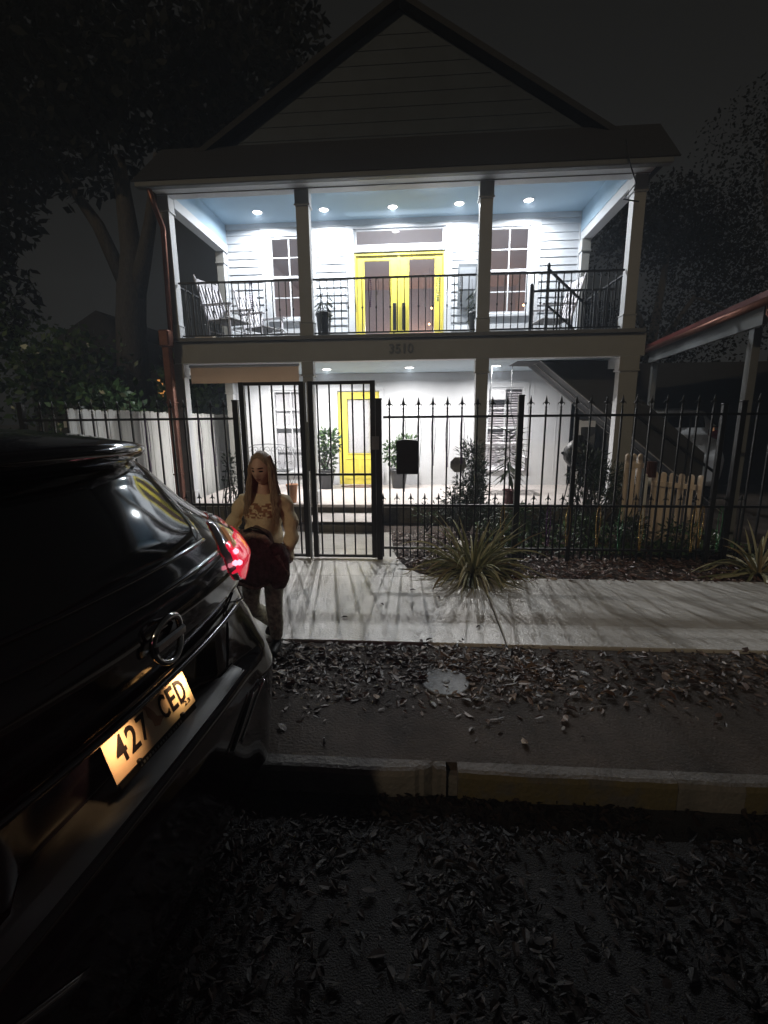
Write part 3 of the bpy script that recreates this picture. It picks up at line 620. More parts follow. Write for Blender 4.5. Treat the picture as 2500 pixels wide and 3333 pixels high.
def strap_clump(c, n, L0, L1, w, label, mt=strapleaf, r=.08, seed=1, h=1.0, lean=None):
    rnd = random.Random(seed); b = MB()
    for k in range(n):
        a = rnd.uniform(0, 2 * math.pi); L = rnd.uniform(L0, L1); el = rnd.uniform(.15, 1.35); dr = rnd.uniform(.6, 2.3) * (1.5 - el * .6)
        p = Vector(c) + Vector((math.cos(a) * rnd.uniform(0, r), math.sin(a) * rnd.uniform(0, r), 0)); d = Vector((math.cos(a) * math.cos(el), math.sin(a) * math.cos(el), math.sin(el) * h)).normalized()
        if lean: d = (d + Vector(lean) * rnd.random()).normalized()
        side = Vector((-math.sin(a), math.cos(a), 0)); N = 9; vs = []; b.tone = rnd.random(); ww = w * rnd.uniform(.7, 1.2); tw = rnd.uniform(-.6, .6)
        for i in range(N + 1):
            t = i / N; wd = ww * (.55 + .9 * t - 1.45 * t * t * t) if t < 1 else .0005; wd = max(wd, .0006)
            s2 = (side + Vector((0, 0, tw * t))).normalized(); nn = d.cross(s2) * wd * .35
            vs += [p - s2 * wd / 2 + nn, p.copy() - nn * .3, p + s2 * wd / 2 + nn]
            p = p + d * (L / N); d = (d + Vector((0, 0, -dr / N * 1.25))).normalized()
            if p.z < c[2] + .008: p.z = c[2] + .008; d.z = max(d.z, 0)
        fs = []
        for i in range(N): fs += [(i * 3, i * 3 + 1, i * 3 + 4, i * 3 + 3), (i * 3 + 1, i * 3 + 2, i * 3 + 5, i * 3 + 4)]
        b.add(vs, fs)
    return b
b = strap_clump((.63, 5.20, .16), 230, .5, .90, .035, '', r=.16, seed=4)
solo(b, 'strap_leaf_clump', strapleaf, 'large clump of pale striped strap leaves arching over the sidewalk edge', 'plant', (.63, 5.2, .15))
b = strap_clump((3.85, 5.35, .16), 50, .5, .82, .045, '', r=.10, seed=9)
solo(b, 'strap_leaf_clump', strapleaf, 'strap-leaf clump at the right edge of the photo, before the dark end of the fence', 'plant', (3.85, 5.35, .15))
# shrubs between fence and porch
def shrub(x, y, z, parts, label, grp, mt=gleaf, L=.08, w=.02, nm='leafy_shrub', r0=.012):
    p = thing(nm, label, 'shrub', (x, y, z), grp); b = MB(); tips = []
    for c, rad, k in parts: leafy_ball(b, c, rad, k, L, w, shell=.15); tips += [Vector(c) + Vector((random.uniform(-1, 1) * rad[0], random.uniform(-1, 1) * rad[1], random.uniform(-1, 1) * rad[2])) * .7 for _ in range(6)]
    b.build('foliage', mt, p); b = MB(); branches(b, (x, y, z), tips, r0); b.build('stem', barkm, p)
GS = 'shrubs between the iron fence and the porch'
shrub(.80, 7.2, .15, [((.80, 7.2, 1.35), (.20, .18, .30), 560), ((.92, 7.2, 1.05), (.18, .18, .34), 420), ((.72, 7.2, .85), (.20, .2, .3), 340), ((.5, 7.25, .65), (.2, .15, .25), 160), ((.9, 7.1, .7), (.2, .15, .35), 360)], 'tall thin-leaved shrub climbing in front of the brown porch column', GS, dleaf, .09, .018)
shrub(.62, 7.05, .15, [((.62, 7.05, .58), (.26, .2, .36), 420)], 'low dense shrub at the foot of the brown column, under the octagonal sign', GS, dleaf, .09, .02)
shrub(2.55, 6.9, .15, [((2.45, 6.9, 1.15), (.28, .2, .34), 620), ((2.75, 6.95, .95), (.3, .2, .4), 620), ((2.40, 6.9, .65), (.25, .2, .3), 260), ((3.0, 7.0, .9), (.18, .2, .45), 300), ((2.3, 6.8, 1.45), (.12, .1, .12), 40)], 'large dark shrub before the right porch column, around the round lantern', GS, dleaf, .09, .022, r0=.02)
for i, (x, y, n, lb) in enumerate(((.15, 7.3, 90, 'low bush at the leaf bed just right of the steps'), (1.15, 7.2, 260, 'dark low bush right of the brown column'), (1.55, 7.25, 260, 'dark low bush under the burgundy pot'), (1.95, 7.1, 260, 'low bush with white flecks left of the round lantern'), (2.35, 6.5, 240, 'low bush in front of the round lantern'), (2.9, 6.5, 260, 'low bush at the left end of the wooden pickets'), (3.35, 6.1, 200, 'low dark bush in front of the wooden picket fence'))):
    shrub(x, y, .15, [((x, y, .42), (.27, .25, .24), n)], lb, GS, dleaf if i % 2 else gleaf, .07, .03)
shrub(-2.95, 6.9, .15, [((-2.85, 6.9, 1.25), (.14, .12, .25), 80), ((-2.75, 6.9, .95), (.2, .15, .28), 130), ((-2.65, 6.9, .6), (.22, .15, .3), 130)], 'twiggy bush in front of the white fence, left of the dark gate post', GS, dleaf, .07, .025)
# palm-like pot plant
P = pot('potted_plant', 1.56, 8.05, .472, .24, .085, .105, burg, 'long-leaved plant on a tall cane in a burgundy pot at the porch edge')
b = MB(); b.tube([(1.56, 8.05, .68), (1.55, 8.05, 1.2), (1.53, 8.05, 1.72)], [.014, .011, .008], 6); b.build('stem', barkm, P)
b = MB()
for k in range(44):
    t = k / 44; z = .95 + .75 * t; a = k * 2.4; d = Vector((math.cos(a), math.sin(a) * .6, -.75 + 1.1 * t)); leaf(b, (1.545, 8.05, z), d, (0, 0, 1), .36, .08, random.random(), .15)
b.build('foliage', dleaf, P)
P = pot('potted_plant', -2.22, 8.05, .472, .33, .07, .10, terra, 'bare twigs in a tall terracotta pot on the porch edge, beside the woman')
b = MB(); branches(b, (-2.22, 8.05, .79), [(-2.4, 8.05, 1.1), (-2.28, 8.1, 1.05), (-2.1, 8.0, 1.0)], .006); b.build('stem', barkm, P)
# octagonal sign on a stake
S = thing('yard_sign', 'grey octagonal sign on thin stakes among the shrubs, left of the brown column', 'sign', (.60, 6.78, .15))
b = MB(); b.prism([(.575 + .118 * math.cos(a + .39), 1.265 + .118 * math.sin(a + .39)) for a in np.linspace(0, 2 * math.pi, 9)[:-1]], 'y', 6.775, 6.782); b.build('sign_panel', mat('sign_back', (.26, .27, .28), .5, .1, var=.3, scale=18), S)
b = MB(); b.tube([(.56, 6.79, 1.2), (.54, 6.79, .15)], .006, 6); b.tube([(.58, 6.79, 1.2), (.57, 6.79, .15)], .006, 6); b.build('stake', greym, S)
# round lantern / pot on three thin legs
S = thing('round_lantern', 'dark round metal yard lantern with a side spout on three thin legs', 'lantern', (2.36, 7.2, .15))
b = MB(); b.lathe((2.40, 7.2, 1.15), [(.02, 0), (.14, .05), (.215, .15), (.235, .23), (.215, .31), (.14, .41), (.05, .45), (.05, .50), (.02, .51)], 28); b.build('body', iron, S)
b = MB(); b.lathe((2.17, 7.2, 1.37), [(.001, 0), (.02, .002), (.022, .04), (.001, .045)], 10); b.tube([(2.24, 7.2, 1.39), (2.14, 7.2, 1.40)], .02, 8); b.build('spout', iron, S)
for dx, dy in ((-.28, -.1), (.2, -.15), (.0, .22)):
    b = MB(); b.tube([(2.38 + dx * .3, 7.2 + dy * .3, 1.2), (2.38 + dx, 7.2 + dy, .15)], .009, 6); b.build('leg', iron, S)
# picket fence of warm wood, two sections
def picket_fence(p, q, n, z1, z0, label, loc):
    F_ = thing('picket_fence', label, 'fence', loc, 'low wooden picket fences beside the porch'); p = Vector(p); q = Vector(q); d = (q - p); L = d.length; u = d.normalized()
    for k in range(n):
        c = p + d * (k / (n - 1)); b = MB(); w = .026; dz = 0
        prof = [(-w, z0), (w, z0), (w, z1 - .03), (w * .6, z1 - .008), (0, z1), (-w * .6, z1 - .008), (-w, z1 - .03)]
        vs = [(c.x + u.x * a, c.y + u.y * a, z) for a, z in prof] + [(c.x + u.x * a + u.y * .018, c.y + u.y * a + u.x * .018 + .018, z) for a, z in prof]
        nn = len(prof); b.add(vs, [tuple(range(nn)), tuple(range(2 * nn - 1, nn - 1, -1))] + [(i, nn + i, nn + (i + 1) % nn, (i + 1) % nn) for i in range(nn)]); b.build('picket', wood_y, F_)
    for z in (z1 - .16, z0 + .14):
        b = MB(); o = Vector((u.y, -u.x, 0)) * .014; b.beam((p.x + o.x - u.x * .04, p.y + o.y, z), (q.x + o.x + u.x * .04, q.y + o.y, z), .02, .065); b.build('rail', wood_y, F_)
picket_fence((2.90, 6.7, 0), (3.06, 6.68, 0), 3, 1.42, .45, 'short pale wooden picket panel right of the brown corner column', (2.98, 6.7, .15))
picket_fence((3.27, 6.65, 0), (3.62, 6.2, 0), 6, 1.18, .18, 'wooden picket fence with rounded tops running toward the iron fence on the right', (3.45, 6.4, .15))
S = thing('gate_post_lamp', 'small ribbed copper fitting and pale post between the two picket fences', 'post', (3.14, 6.6, .15))
b = MB(); b.box(3.10, 3.15, 6.60, 6.65, .15, 1.15, .005); b.build('post', fencew, S)
b = MB(); b.box(3.12, 3.25, 6.60, 6.66, 1.10, 1.32, .01)
for k in range(5): b.box(3.13 + k * .024, 3.137 + k * .024, 6.588, 6.599, 1.12, 1.30)
b.build('fitting', copper, S)

# ================================================================ PORCH THINGS
RS = thing('roller_shade', 'beige roller shade half lowered in the left bay of the lower porch', 'shade', (-2.95, 8.0, 2.84))
b = MB(); b.box(-3.87, -2.0, 8.02, 8.03, 2.56, 2.80); b.build('fabric', shade_m, RS)
b = MB(); b.tube([(-3.89, 8.03, 2.815), (-1.99, 8.03, 2.815)], .026, 10); b.build('roller', whitem, RS)
b = MB(); b.box(-3.87, -2.0, 8.014, 8.036, 2.535, 2.559, .004); b.build('hem_bar', shade_m, RS)
S = thing('porch_swing', 'pale wooden porch swing on chains at the right of the lower porch', 'swing', (1.5, 9.2, .6))
b = MB(); 
for k in range(5): b.box(1.05, 2.05, 8.95 + k * .09, 9.02 + k * .09, .92, .94)
b.build('seat', rocker, S)
b = MB()
for k in range(9): b.box(1.07 + k * .11, 1.13 + k * .11, 9.40, 9.42, .97, 1.36)
b.box(1.03, 2.07, 9.39, 9.43, 1.36, 1.43, .01); b.build('backrest', rocker, S)
for x in (1.08, 2.02):
    b = MB(); b.box(x - .03, x + .03, 8.92, 9.42, 1.16, 1.19, .008); b.box(x - .02, x + .02, 8.95, 8.99, .94, 1.16); b.build('armrest', rocker, S)
for x in (1.08, 2.02):
    b = MB(); xx = x + (.28 if x < 1.5 else -.28)
    for q in (8.97, 9.38): b.tube([(x, q, 1.18), (xx, 9.18, 2.05)], .006, 4)
    z = 2.05
    while z < 2.86: b.box(xx - .009, xx + .009, 9.175, 9.185, z, z + .022, .004); z += .027
    b.build('chain', greym, S)
b = MB(); b.lathe((-1.22, 9.98, .473), [(.44, 0), (.44, .012), (.42, .016)], 32)
for i, v in enumerate(b.v): b.v[i] = (v[0], 9.98 + (v[1] - 9.98) * .42, v[2])
solo(b, 'door_mat', matmat, 'brown oval door mat before the yellow lower door', 'mat', (-1.22, 9.98, .473))
# scroll bench
S = thing('scroll_bench', 'white wire garden bench with scrolled back under the left porch window', 'bench', (-2.95, 9.6, .472))
b = MB()
def scroll(cx, z, s, d):
    pts = []
    for k in range(16):
        t = k / 15 * 2.2 * math.pi; r = s * (1 - k / 18); pts.append((cx + d * (r * math.cos(t)), 9.62, z + r * math.sin(t)))
    b.tube(pts, .006, 5)
for cx in (-3.5, -3.25, -3.0, -2.75):
    scroll(cx, 1.30, .07, 1); scroll(cx + .12, 1.30, .07, -1); scroll(cx, 1.02, .045, 1); scroll(cx + .1, 1.02, .045, -1); b.tube([(cx - .06, 9.62, .9), (cx - .02, 9.62, 1.15), (cx - .07, 9.62, 1.3)], .005, 5)
b.tube([(-3.6, 9.62, .9), (-2.6, 9.62, .9)], .010, 6); b.tube([(-3.62, 9.62, .47), (-3.62, 9.62, 1.3), (-3.4, 9.62, 1.40), (-3.1, 9.62, 1.42), (-2.8, 9.62, 1.40), (-2.58, 9.62, 1.3), (-2.58, 9.62, .47)], .010, 6)
b.build('backrest', greym, S)
b = MB(); 
for k in range(6): b.box(-3.6, -2.6, 9.22 + k * .065, 9.25 + k * .065, .88, .892)
b.build('seat', greym, S)
for x in (-3.6, -2.6): b = MB(); b.tube([(x, 9.22, .47), (x, 9.22, .88)], .010, 6); b.build('leg', greym, S)

# ================================================================ BALCONY THINGS
def rocking_chair(loc, rot, label, grp):
    S = thing('rocking_chair', label, 'rocking chair', loc, grp); WO[S.name] = (0, 0, 0); S.rotation_euler = (0, 0, rot)
    # local: faces +x, built around origin
    for sy in (-1, 1):
        y = sy * .28
        b = MB(); b.tube([(-.50, y, .12), (-.3, y, .05), (0, y, .02), (.25, y, .04), (.42, y, .10)], .018, 6, flat=.7); b.build('rocker', rocker, S)
        b = MB(); b.tube([(-.22, y, .06), (-.24, y, .42), (-.36, y, .80), (-.46, y, 1.14), (-.47, y, 1.18)], [.022, .022, .02, .018, .008], 8); b.tube([(.24, y, .05), (.24, y, .62)], .02, 8); b.build('leg', rocker, S)
        b = MB(); b.beam((-.33, y, .66), (.32, y, .64), .085, .022); b.build('armrest', rocker, S)
    b = MB(); b.box(-.25, .27, -.27, .27, .385, .415, .01); b.tube([(.27, -.28, .40), (.27, .28, .40)], .018, 6); b.build('seat', seatm, S)
    b = MB()
    for k in range(6):
        y = -.2 + k * .08; b.beam((-.27, y, .46), (-.435, y, 1.05), .045, .014, (0, 1, 0) if False else (1, 0, 0))
    b.beam((-.43, -.28, 1.07), (-.43, .28, 1.07), .02, .09); b.beam((-.26, -.28, .46), (-.26, .28, .46), .02, .05); b.build('backrest', rocker, S)
    b = MB(); b.tube([(.24, -.28, .22), (.24, .28, .22)], .012, 6); b.tube([(-.23, -.28, .22), (-.23, .28, .22)], .012, 6); b.build('stretcher', rocker, S)
    return S
rocking_chair((-3.42, 8.75, 3.25), R(-18), 'white rocking chair nearest the left corner of the balcony', 'rocking chairs on the balcony')
rocking_chair((-3.05, 9.55, 3.25), R(-28), 'white rocking chair further back, nearer the upstairs left window', 'rocking chairs on the balcony')
rocking_chair((2.45, 9.4, 3.25), R(190), 'white rocking chair behind the stair guard on the right of the balcony', 'rocking chairs on the balcony')
b = MB(); b.tube([(-2.56 + .14 * math.cos(a), 8.9 + .02 * math.sin(a), 3.42 + .14 * math.sin(a)) for a in np.linspace(0, 2 * math.pi, 25)], .010, 6, cap=False)
for a in (0, 1.05, 2.1): b.tube([(-2.56 + .14 * math.cos(a), 8.9, 3.42 + .14 * math.sin(a)), (-2.56 - .14 * math.cos(a), 8.9, 3.42 - .14 * math.sin(a))], .004, 5)
b.tube([(-2.56, 8.9, 3.25), (-2.56, 8.9, 3.30)], .01, 6)
solo(b, 'wire_wheel', whitem, 'small white wire wheel standing on the balcony floor by the left window', 'ornament', (-2.56, 8.9, 3.25))
b = MB(); b.box(-3.82, -3.50, 8.18, 8.42, 3.252, 3.34, .01); solo(b, 'wooden_crate', wood_y, 'tan wooden box on the balcony floor in the left corner', 'box', (-3.66, 8.3, 3.25))
for x, y, r_, lb in ((-1.60, 8.30, .13, 'dried plant in a tall black pot on the balcony left of the yellow doors'), (.97, 8.55, .13, 'drooping plant in a black pot on the balcony, behind the right middle column')):
    p = pot('balcony_planter', x, y, 3.252, .42, r_ * .75, r_, potb, lb, 'black planters on the balcony'); b = MB()
    for k in range(40):
        a = random.uniform(0, 6.28); leaf(b, (x + .05 * math.cos(a), y + .05 * math.sin(a), 3.6 + random.random() * .45), (math.cos(a) * .6, math.sin(a) * .6, -.5), rv(), .18, .025, random.random())
    b.build('foliage', dleaf, p); b = MB(); branches(b, (x, y, 3.62), [(x - .08, y, 4.2), (x + .04, y, 4.12), (x - .02, y, 4.05)], .007); b.build('stem', barkm, p)
S = thing('framed_wall_box', 'grey framed box on the upstairs wall right of the yellow doors', 'wall box', (.96, 10.2, 4.1))
b = MB(); b.box(.78, 1.16, 10.20, 10.27, 4.10, 4.93, .01); b.build('box', greym, S)
b = MB(); b.box(.81, 1.13, 10.19, 10.199, 4.45, 4.86); b.build('cover', mat('smoked_cover', (.25, .26, .28), .1, var=.1, coat=.5), S)
b = MB(); b.lathe((.86, 10.19, 4.28), [(.001, 0), (.008, .004), (.001, .008)], 8); b.build('indicator', mat('green_led', (0, .2, .05), .5, var=0, emit=(0, 1, .3), es=2.0), S)
for x, z in ((.36, 4.914), (.295, 4.495), (2.88, 4.93)):
    b = MB(); b.lathe((x, 14, z - .03), [(.004, 0), (.028, .02), (.03, .04), (.004, .065)], 12)
    t = solo(b, 'warm_bulb', bulb_e, {4.914: 'upper warm bulb glowing behind the right door glass', 4.495: 'lower warm bulb glowing behind the right door glass'}.get(z, 'warm bulb glowing behind the right upstairs window'), 'bulb', (x, 14, z - .03), 'warm bulbs in the upstairs room')
    b = MB(); b.tube([(x, 14, z + .035), (x, 14, 5.95)], .003, 4); b.build('cord', iron, t)
for x, y, z, e, c in ((-.4, 12.0, 4.0, .75, (.80, .92, 1)), (-.75, 15.85, 4.15, .12, (1, .45, .20)), (.25, 15.85, 4.15, .16, (1, .50, .24)), (2.75, 15.85, 4.2, .10, (1, .50, .24)), (-.6, 10.75, 3.4, .008, (1, .50, .24))):
    ld = bpy.data.lights.new('room_lamp', 'POINT'); ld.energy = ROOM * e; ld.color = c; ld.shadow_soft_size = .15
    lo = bpy.data.objects.new('room_lamp', ld); COL.objects.link(lo); lo.location = (x, y, z)

# ================================================================ CARS (lofted bodies; local +x points rearward, +y to the kerb side)
carblack = mat('black_car_paint', (0.006, 0.004, 0.007), 0.10, 0.0, var=0.0, coat=1.0)
chrome = mat('chrome', (0.55, 0.55, 0.56), 0.12, 1.0, var=0.05)
darkchrome = mat('dark_chrome', (0.16, 0.16, 0.17), 0.2, 1.0, var=0.05)
ZP = [.20, .27, .34, .45, .60, .72, .80, .875, .898, .915, .955, 1.13, 1.165, 1.20, 1.28, 1.36, 1.42, 1.455, 1.55, 1.65, 1.76, 1.84, 1.885, 1.915, 1.93]
UP_ = [-.20, -.10, -.06, -.045, -.035, -.025, -.020, -.030, -.05, -.095, -.085, -.065, -.07, -.06, -.02, -.005, -.03, -.055, -.11, -.18, -.26, -.35, -.45, -.62, -.90]
WP = [.80, .87, .905, .93, .94, .945, .945, .94, .94, .935, .93, .925, .92, .92, .915, .915, .905, .89, .835, .78, .715, .655, .61, .55, .42]
FP = [-4.5, -4.62, -4.68, -4.72, -4.74, -4.74, -4.72, -4.68, -4.65, -4.62, -4.5, -4.0, -3.85, -3.7, -3.45, -3.3, -3.2, -3.1, -2.95, -2.8, -2.65, -2.52, -2.4, -2.2, -1.9]
def cs(s, z):
    """surface point: s in -1..1 across the rear, |s|>1 goes forward along the side by (|s|-1) metres"""
    U = float(np.interp(z, ZP, UP_)); Wd = float(np.interp(z, ZP, WP)); g = min(1, max(0, (z - 1.35) / .3))
    a = min(abs(s), 1.0); A = float(np.interp(z, [.9, 1.2, 1.36, 1.46, 1.62], [.03, .12, .115, .12, .19])); B = .12 + .06 * g; ex = 8 - 2.5 * g
    U -= float(np.interp(z, [.90, .93, 1.12, 1.16], [0, .07, .07, 0])) * min(1, max(0, (.50 - a) / .10))
    k = min(1, max(0, (a - .60) / .25)); k = k * k * (3 - 2 * k)
    U += k * (float(np.interp(z, [.20, .34, .80, .90, 1.13, 1.20], [-.12, -.02, .015, -.015, -.06, -.06])) - U) if z < 1.2 else 0
    v = Wd * a
    u = U - A * a ** 2.2 - B * (1 - math.sqrt(max(0, 1 - a ** ex)))
    if abs(s) > 1: u -= abs(s) - 1
    return Vector((u, math.copysign(v, s), z))
def cn(s, z):
    e = .004; s_ = min(abs(s), 1.3) * (1 if s >= 0 else -1)
    a = cs(s_ + e, z) - cs(s_ - e, z); b = cs(s_, z + e) - cs(s_, z - e); n = a.cross(b)
    return n.normalized()
def patch(mb, z0, z1, sl_, sr_, ns=12, nz=10, off=.004, thick=None):
    """surface patch between left edge sl_(z) and right edge sr_(z)"""
    vs = []
    for j in range(nz + 1):
        z = z0 + (z1 - z0) * j / nz; a, b = sl_(z), sr_(z)
        for i in range(ns + 1):
            s = a + (b - a) * i / ns; p = cs(s, z); n = cn(s, z)
            ed = min(i, ns - i, j, nz - j); o = off if ed > 0 else (off * .2)
            vs.append(p + n * o)
    o_ = mb.smooth; mb.smooth = True
    mb.add(vs, [(j * (ns + 1) + i, j * (ns + 1) + i + 1, (j + 1) * (ns + 1) + i + 1, (j + 1) * (ns + 1) + i) for j in range(nz) for i in range(ns)]); mb.smooth = o_
PLQ = ((-.115, -.157, 1.105), (-.065, .157, 1.147), (-.025, .157, 1.030), (-.078, -.157, .978))
def suv(name, label, loc, yaw, paint, detail=True, lit=True, grp=None):
    S = thing(name, label, 'car', loc); WO[S.name] = (0, 0, 0); S.rotation_euler = (0, 0, yaw)
    zs = sorted(set(list(np.linspace(.20, 1.93, 46)) + ZP)); rings = []
    for z in zs:
        F = float(np.interp(z, ZP, FP)); Wd = float(np.interp(z, ZP, WP)); ring = [cs(s, z) for s in [math.sin(t * math.pi / 2) * (1 - .0) for t in np.linspace(-1, 1, 45)]]
        u0 = ring[-1].x
        side = []
        for k in range(1, 18):
            t = k / 18; u = u0 + (F + .35 - u0) * t; side.append((u, Wd * (1 - .10 * max(0, t - .6) / .4)))
        r_ = ring + [Vector((u, v, z)) for u, v in side] + [Vector((F + .35 * (abs(q)) ** 2.5, q * Wd * .9, z)) for q in np.linspace(.97, -.97, 15)] + [Vector((u, -v, z)) for u, v in side[::-1]]
        rings.append(r_)
    n = len(rings[0]); b = MB(); b.smooth = True
    b.add([v for r_ in rings for v in r_], [(i * n + k, i * n + (k + 1) % n, (i + 1) * n + (k + 1) % n, (i + 1) * n + k) for i in range(len(rings) - 1) for k in range(n)] + [tuple((len(rings) - 1) * n + k for k in range(n)), tuple(range(n))[::-1]])
    b.build('body', paint, S)
    b = MB(); patch(b, 1.510, 1.80, lambda z: -.53 - (z - 1.51) * .95, lambda z: .53 + (z - 1.51) * .95, 28, 12, .006); b.build('rear_window', darkglass, S)
    for sg in (-1, 1):
        b = MB(); patch(b, 1.30, 1.74, lambda z: sg * 1.12, lambda z: sg * 2.9, 10, 6, .005); b.build('side_window', darkglass, S)
    # spoiler
    b = MB(); b.smooth = True; N = 24; vs = []
    for i in range(N + 1):
        q = -1 + 2 * i / N; v = q * .66; tipu = -.19 - .31 * abs(q) ** 2.6; zz = -.045 * abs(q) ** 3
        vs += [(-.98, v * .92, 1.925 + zz), (-.62, v, 1.915 + zz), (tipu - .04, v, 1.880 + zz), (tipu, v, 1.862 + zz), (tipu - .012, v, 1.838 + zz), (tipu - .13, v * .98, 1.785 + zz), (-.72, v * .9, 1.75 + zz)]
    b.add(vs, [(i * 7 + k, i * 7 + (k + 1) % 7, (i + 1) * 7 + (k + 1) % 7, (i + 1) * 7 + k) for i in range(N) for k in range(7)] + [tuple(range(7)), tuple(N * 7 + k for k in range(7))[::-1]]); b.build('spoiler', paint, S)
    # lamps
    for sg in (-1, 1):
        inner = lambda z: sg * (float(np.interp(z, [1.235, 1.27, 1.31, 1.36, 1.44, 1.48, 1.535], [.88, .72, .60, .52, .555, .62, .72])))
        outer = lambda z: sg * (float(np.interp(z, [1.235, 1.30, 1.40, 1.535], [1.0, 1.12, 1.22, 1.14])))
        b = MB(); patch(b, 1.235, 1.535, inner, outer, 16, 18, .016)
        t = b.build('tail_light', CLEAR, S)
        b = MB(); patch(b, 1.255, 1.462, lambda z: inner(z) + sg * .012, lambda z: outer(z) - sg * .02, 14, 12, .021); b.build('red_lens', REDL if lit else redlens, t)
        b = MB(); patch(b, 1.465, 1.51, lambda z: sg * .79, lambda z: outer(z) - sg * .04, 6, 4, .021); b.build('side_lens', SIDEL if lit else redlens, t)
        b = MB(); patch(b, 1.415, 1.50, lambda z: sg * (.615 + (z - 1.415) * 1.5), lambda z: sg * (.70 + (z - 1.415) * .75), 4, 8, .027); b.build('indicator_lens', CREAM, t)
        b = MB()
        for s0, z0 in ((.625, 1.415), (.60, 1.375), (.56, 1.385)):
            p = cs(sg * s0, z0) + cn(sg * s0, z0) * .026
            b.lathe((p.x, p.y, p.z - .012), [(.002, 0), (.011, .006), (.012, .016), (.002, .024)], 10)
        b.build('bulb', HOT if lit else redlens, t)
    for u in (-.98, -3.75):
        for sg in (-1, 1):
            w = MB(); 
            for a, c in ((0, 1),): pass
            w.lathe((0, 0, 0), [(.20, -.11), (.345, -.11), (.365, -.085), (.365, .085), (.345, .11), (.22, .11)], 36, cap=False)
            for i, v in enumerate(w.v): w.v[i] = (u + v[0], sg * .865 + v[2], .365 + v[1])
            wo_ = w.build('wheel', rubber, S)
            w = MB(); w.lathe((0, 0, 0), [(.001, .07), (.05, .08), (.06, .05), (.21, .04), (.235, .10), (.235, .05), (.21, .02), (.001, .02)], 30, cap=False)
            for k in range(6):
                a = k * math.pi / 3; w.beam((.05 * math.cos(a), .05 * math.sin(a), .07), (.22 * math.cos(a), .22 * math.sin(a), .08), .05, .02, (0, 0, 1))
            for i, v in enumerate(w.v): w.v[i] = (u + v[0], sg * (.865 + v[2]), .365 + v[1])
            w.build('rim', alloy, wo_)
            w = MB(); w.lathe((0, 0, 0), [(.39, 0), (.44, 0), (.44, .012), (.39, .012)], 36, cap=False)
            for i, v in enumerate(w.v): w.v[i] = (u + v[0], sg * (.945 + v[2]), max(.22, .365 + v[1]))
            w.build('wheel_arch', rubber, S)
    if not detail: return S
    # raised creases, garnish, bumper step
    def ridge(z, s0, s1, r_, mt, nm, off=.002, dz=None):
        b = MB(); pts = []
        for s in np.linspace(s0, s1, 40):
            zz = z + (dz(s) if dz else 0); pts.append(cs(s, zz) + cn(s, zz) * off)
        b.tube(pts, r_, 6, flat=1); b.build(nm, mt, S)
    ridge(1.440, -.54, .54, .010, paint, 'tailgate_crease', dz=lambda s: .010 * abs(s))
    ridge(1.502, -.52, .52, .008, paint, 'window_lip')
    ridge(1.168, -.70, .70, .011, darkchrome, 'garnish', off=.022)
    b = MB(); patch(b, .893, .93, lambda z: -.62, lambda z: .62, 30, 3, .012); b.build('bumper_step', mat('bumper_plastic', (.035, .033, .033), .38, var=.15, scale=30), S)
    for sg in (-1, 1):
        li = lambda z: sg * (.38 + (z - .66) * 1.6); lo_ = lambda z: sg * (.46 + (z - .66) * 1.8)
        b = MB(); patch(b, .66, .80, li, lo_, 6, 10, .014); r_ = b.build('bumper_reflector', SMOK, S)
        if sg < 0: continue
        b = MB(); b.tube([cs(lo_(z), z) + cn(lo_(z), z) * .016 for z in np.linspace(.66, .80, 10)], .005, 6)
        b.tube([cs(li(z), z) + cn(li(z), z) * .014 for z in np.linspace(.66, .80, 10)], .004, 6); b.build('trim_ring', chrome, r_)
    for s0 in (.93, -.93):   # tailgate side seams and bumper seam
        pass
    ridge(1.20, .62, .999, .003, rubber, 'panel_seam', dz=lambda s: -.5 * (s - .62) * .6)
    b = MB(); b.tube([cs(s, z) + cn(s, z) * .003 for s, z in ((.62, 1.25), (.60, 1.18), (.585, 1.10), (.57, 1.0), (.56, .94))], .004, 5); b.build('panel_seam', rubber, S)
    # badge: a ring with a bar across it
    b = MB(); c = Vector((.022, 0, 1.335)); b.tube([(c.x - .002 - .012 * math.cos(a) ** 2, .066 * math.cos(a), c.z + .066 * math.sin(a)) for a in np.linspace(0, 2 * math.pi, 41)], .0095, 8, cap=False)
    b.box(.010, .026, -.072, .072, 1.320, 1.350, .006); b.build('badge', chrome, S)
    # plate, slightly bent in its frame
    TL, TR, BR, BL = [Vector(q_) for q_ in PLQ]
    nrm = (TR - TL).cross(TL - BL).normalized(); nrm = nrm if nrm.x > 0 else -nrm
    def pq(a, b_, o=0.0): return (TL * (1 - a) + TR * a) * (1 - b_) + (BL * (1 - a) + BR * a) * b_ + nrm * o
    def sheet(mb, a0, a1, b0, b1, o, t=.0015):
        vs = [pq(a, b_, oo) for oo in (o, o - t) for a, b_ in ((a0, b0), (a1, b0), (a1, b1), (a0, b1))]
        mb.add(vs, [(0, 1, 2, 3), (7, 6, 5, 4), (0, 4, 5, 1), (1, 5, 6, 2), (2, 6, 7, 3), (3, 7, 4, 0)])
    pm = mat('plate_face', (.86, .72, .48), .42, var=0.1, scale=5)
    rp_ = [n for n in pm.node_tree.nodes if n.type == 'VALTORGB'][0].color_ramp; rp_.elements[0].color = (.86, .74, .46, 1); rp_.elements[1].color = (.80, .47, .33, 1)
    b = MB(); sheet(b, 0, 1, 0, 1, 0)
    P_ = b.build('license_plate', pm, S)
